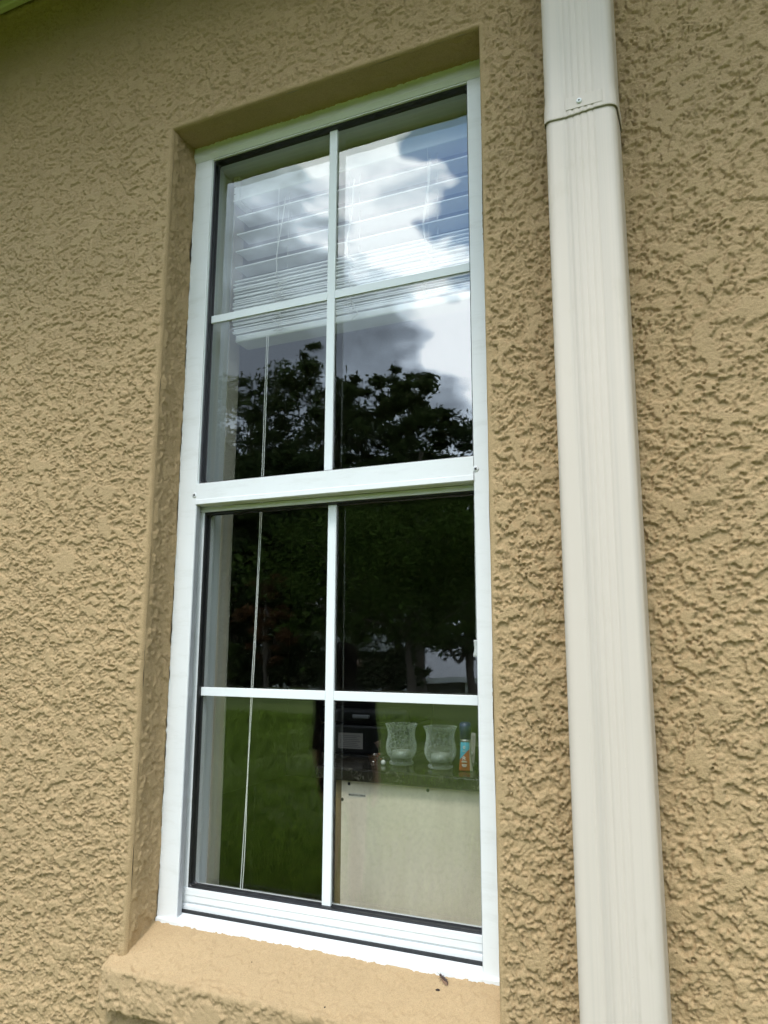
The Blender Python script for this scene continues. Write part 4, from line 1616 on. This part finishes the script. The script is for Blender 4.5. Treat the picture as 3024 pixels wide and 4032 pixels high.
def skin_mesh(name, verts, edges, radii, sub=2):
    me = bpy.data.meshes.new(name)
    me.from_pydata(verts, edges, [])
    ob = bpy.data.objects.new(name, me)
    COL.objects.link(ob)
    ob.modifiers.new('skin', 'SKIN')
    for i, r in enumerate(radii):
        r = r if hasattr(r, '__len__') else (r, r)
        me.skin_vertices[0].data[i].radius = r
    me.skin_vertices[0].data[0].use_root = True
    s = ob.modifiers.new('sub', 'SUBSURF')
    s.levels = s.render_levels = sub
    bpy.context.view_layer.update()
    m2 = bpy.data.meshes.new_from_object(ob.evaluated_get(bpy.context.evaluated_depsgraph_get()))
    bpy.data.objects.remove(ob)
    m2.polygons.foreach_set('use_smooth', [True] * len(m2.polygons))
    return m2


pv, pe, prd = [], [], []


def pj(p, r, prev=None):
    pv.append(p)
    prd.append(r)
    if prev is not None:
        pe.append((prev, len(pv) - 1))
    return len(pv) - 1


pel = pj((0, 0, 0.93), (0.155, 0.11))
wst = pj((0, 0.005, 1.08), (0.135, 0.095), pel)
chs = pj((0, 0.0, 1.26), (0.160, 0.105), wst)
nb0 = pj((0, -0.005, 1.41), (0.075, 0.065), chs)
nk = pj((0, 0.005, 1.47), 0.052, nb0)
hd0 = pj((0, 0.02, 1.54), (0.066, 0.080), nk)
hd1 = pj((0, 0.015, 1.62), (0.074, 0.090), hd0)
hd2 = pj((0, 0.0, 1.69), (0.055, 0.065), hd1)
hands = []
for sgn in (-1, 1):
    sh = pj((sgn * 0.165, -0.005, 1.365), 0.058, chs)
    el = pj((sgn * 0.215, -0.015, 1.09), 0.043, sh)
    wr_ = pj((sgn * 0.205, 0.035, 0.86), 0.028, el)
    pm = pj((sgn * 0.200, 0.045, 0.79), (0.024, 0.038), wr_)
    hands.append((sgn, pv[pm]))
    for q, (oy, ln_) in enumerate(((-0.028, 0.060), (-0.010, 0.074), (0.010, 0.080), (0.028, 0.070))):
        f0 = pj((sgn * 0.199, 0.045 + oy, 0.755), 0.0095, pm)
        f1_ = pj((sgn * 0.193, 0.050 + oy, 0.755 - ln_ * 0.55), 0.0085, f0)
        pj((sgn * 0.181, 0.056 + oy, 0.755 - ln_), 0.0070, f1_)
    t0 = pj((sgn * 0.192, 0.080, 0.790), 0.0115, pm)
    pj((sgn * 0.184, 0.098, 0.752), 0.0085, t0)
    hp = pj((sgn * 0.085, 0.0, 0.86), 0.088, pel)
    kn = pj((sgn * 0.092, 0.012, 0.48), 0.058, hp)
    cf = pj((sgn * 0.095, -0.010, 0.33), 0.055, kn)
    an = pj((sgn * 0.098, -0.015, 0.09), 0.036, cf)
    ft = pj((sgn * 0.105, 0.06, 0.045), (0.040, 0.032), an)
    pj((sgn * 0.115, 0.16, 0.030), (0.040, 0.020), ft)
bme = skin_mesh('body', pv, pe, prd)
for m in (m_skin, m_black):
    bme.materials.append(m)
idx = []
for p in bme.polygons:
    cz, cx_ = p.center.z, abs(p.center.x)
    shirt = 0.98 <= cz < 1.43 and (cx_ < 0.165 or cz > 1.10)
    shorts = 0.74 < cz < 0.98 and cx_ < 0.172
    shoe = cz < 0.075
    idx.append(1 if (shirt or shorts or shoe) else 0)
bme.polygons.foreach_set('material_index', idx)
body = link(bpy.data.objects.new('body', bme), pers)
lathe('hair', [(0.0001, 0.13), (0.045, 0.122), (0.076, 0.09), (0.088, 0.04), (0.086, -0.01), (0.082, -0.06), (0.080, -0.12), (0.084, -0.18), (0.075, -0.22)], m_hair, pers, (0, -0.022, 1.605), 20)
# loose garments over the body
V, F = [], []
rings = [(1.43, 0.085, 0.08), (1.395, 0.165, 0.105), (1.30, 0.195, 0.130), (1.15, 0.185, 0.130), (1.00, 0.195, 0.140), (0.90, 0.205, 0.148), (0.86, 0.205, 0.15)]
for z, a, b in rings:
    for k in range(24):
        q = 2 * math.pi * k / 24
        V.append((a * math.cos(q), b * math.sin(q), z + 0.004 * math.sin(5 * q)))
for i in range(len(rings) - 1):
    for k in range(24):
        F.append((i * 24 + k, i * 24 + (k + 1) % 24, (i + 1) * 24 + (k + 1) % 24, (i + 1) * 24 + k))
mesh_obj('top', V, F, m_black, pers, True)
for sgn in (-1, 1):
    tube('sleeve', [(sgn * 0.13, 0, 1.385), (sgn * 0.172, -0.005, 1.32), (sgn * 0.19, -0.012, 1.17), (sgn * 0.20, -0.012, 1.02)], [0.056, 0.066, 0.056, 0.052], m_black, pers, 14)
    tube('shorts_leg', [(sgn * 0.088, 0, 0.92), (sgn * 0.090, 0.004, 0.84), (sgn * 0.093, 0.008, 0.77)], [0.100, 0.100, 0.098], m_black, pers, 16)
    lathe('eye', [(0.0001, 0.008), (0.007, 0.004), (0.009, 0), (0.007, -0.004), (0.0001, -0.008)], m_print, pers, (sgn * 0.032, 0.098, 1.605), 10)
    lathe('ear', [(0.0001, 0.03), (0.010, 0.015), (0.012, 0), (0.008, -0.018), (0.0001, -0.028)], m_skin, pers, (sgn * 0.082, 0.005, 1.59), 8)
tube('nose', [(0, 0.098, 1.605), (0, 0.112, 1.575), (0, 0.098, 1.566)], [0.008, 0.012, 0.008], m_skin, pers, 8)
tube('mouth', [(-0.022, 0.088, 1.535), (0, 0.096, 1.537), (0.022, 0.088, 1.535)], [0.003, 0.005, 0.003], simple('lips', (0.30, 0.12, 0.10), 0.5), pers, 6)
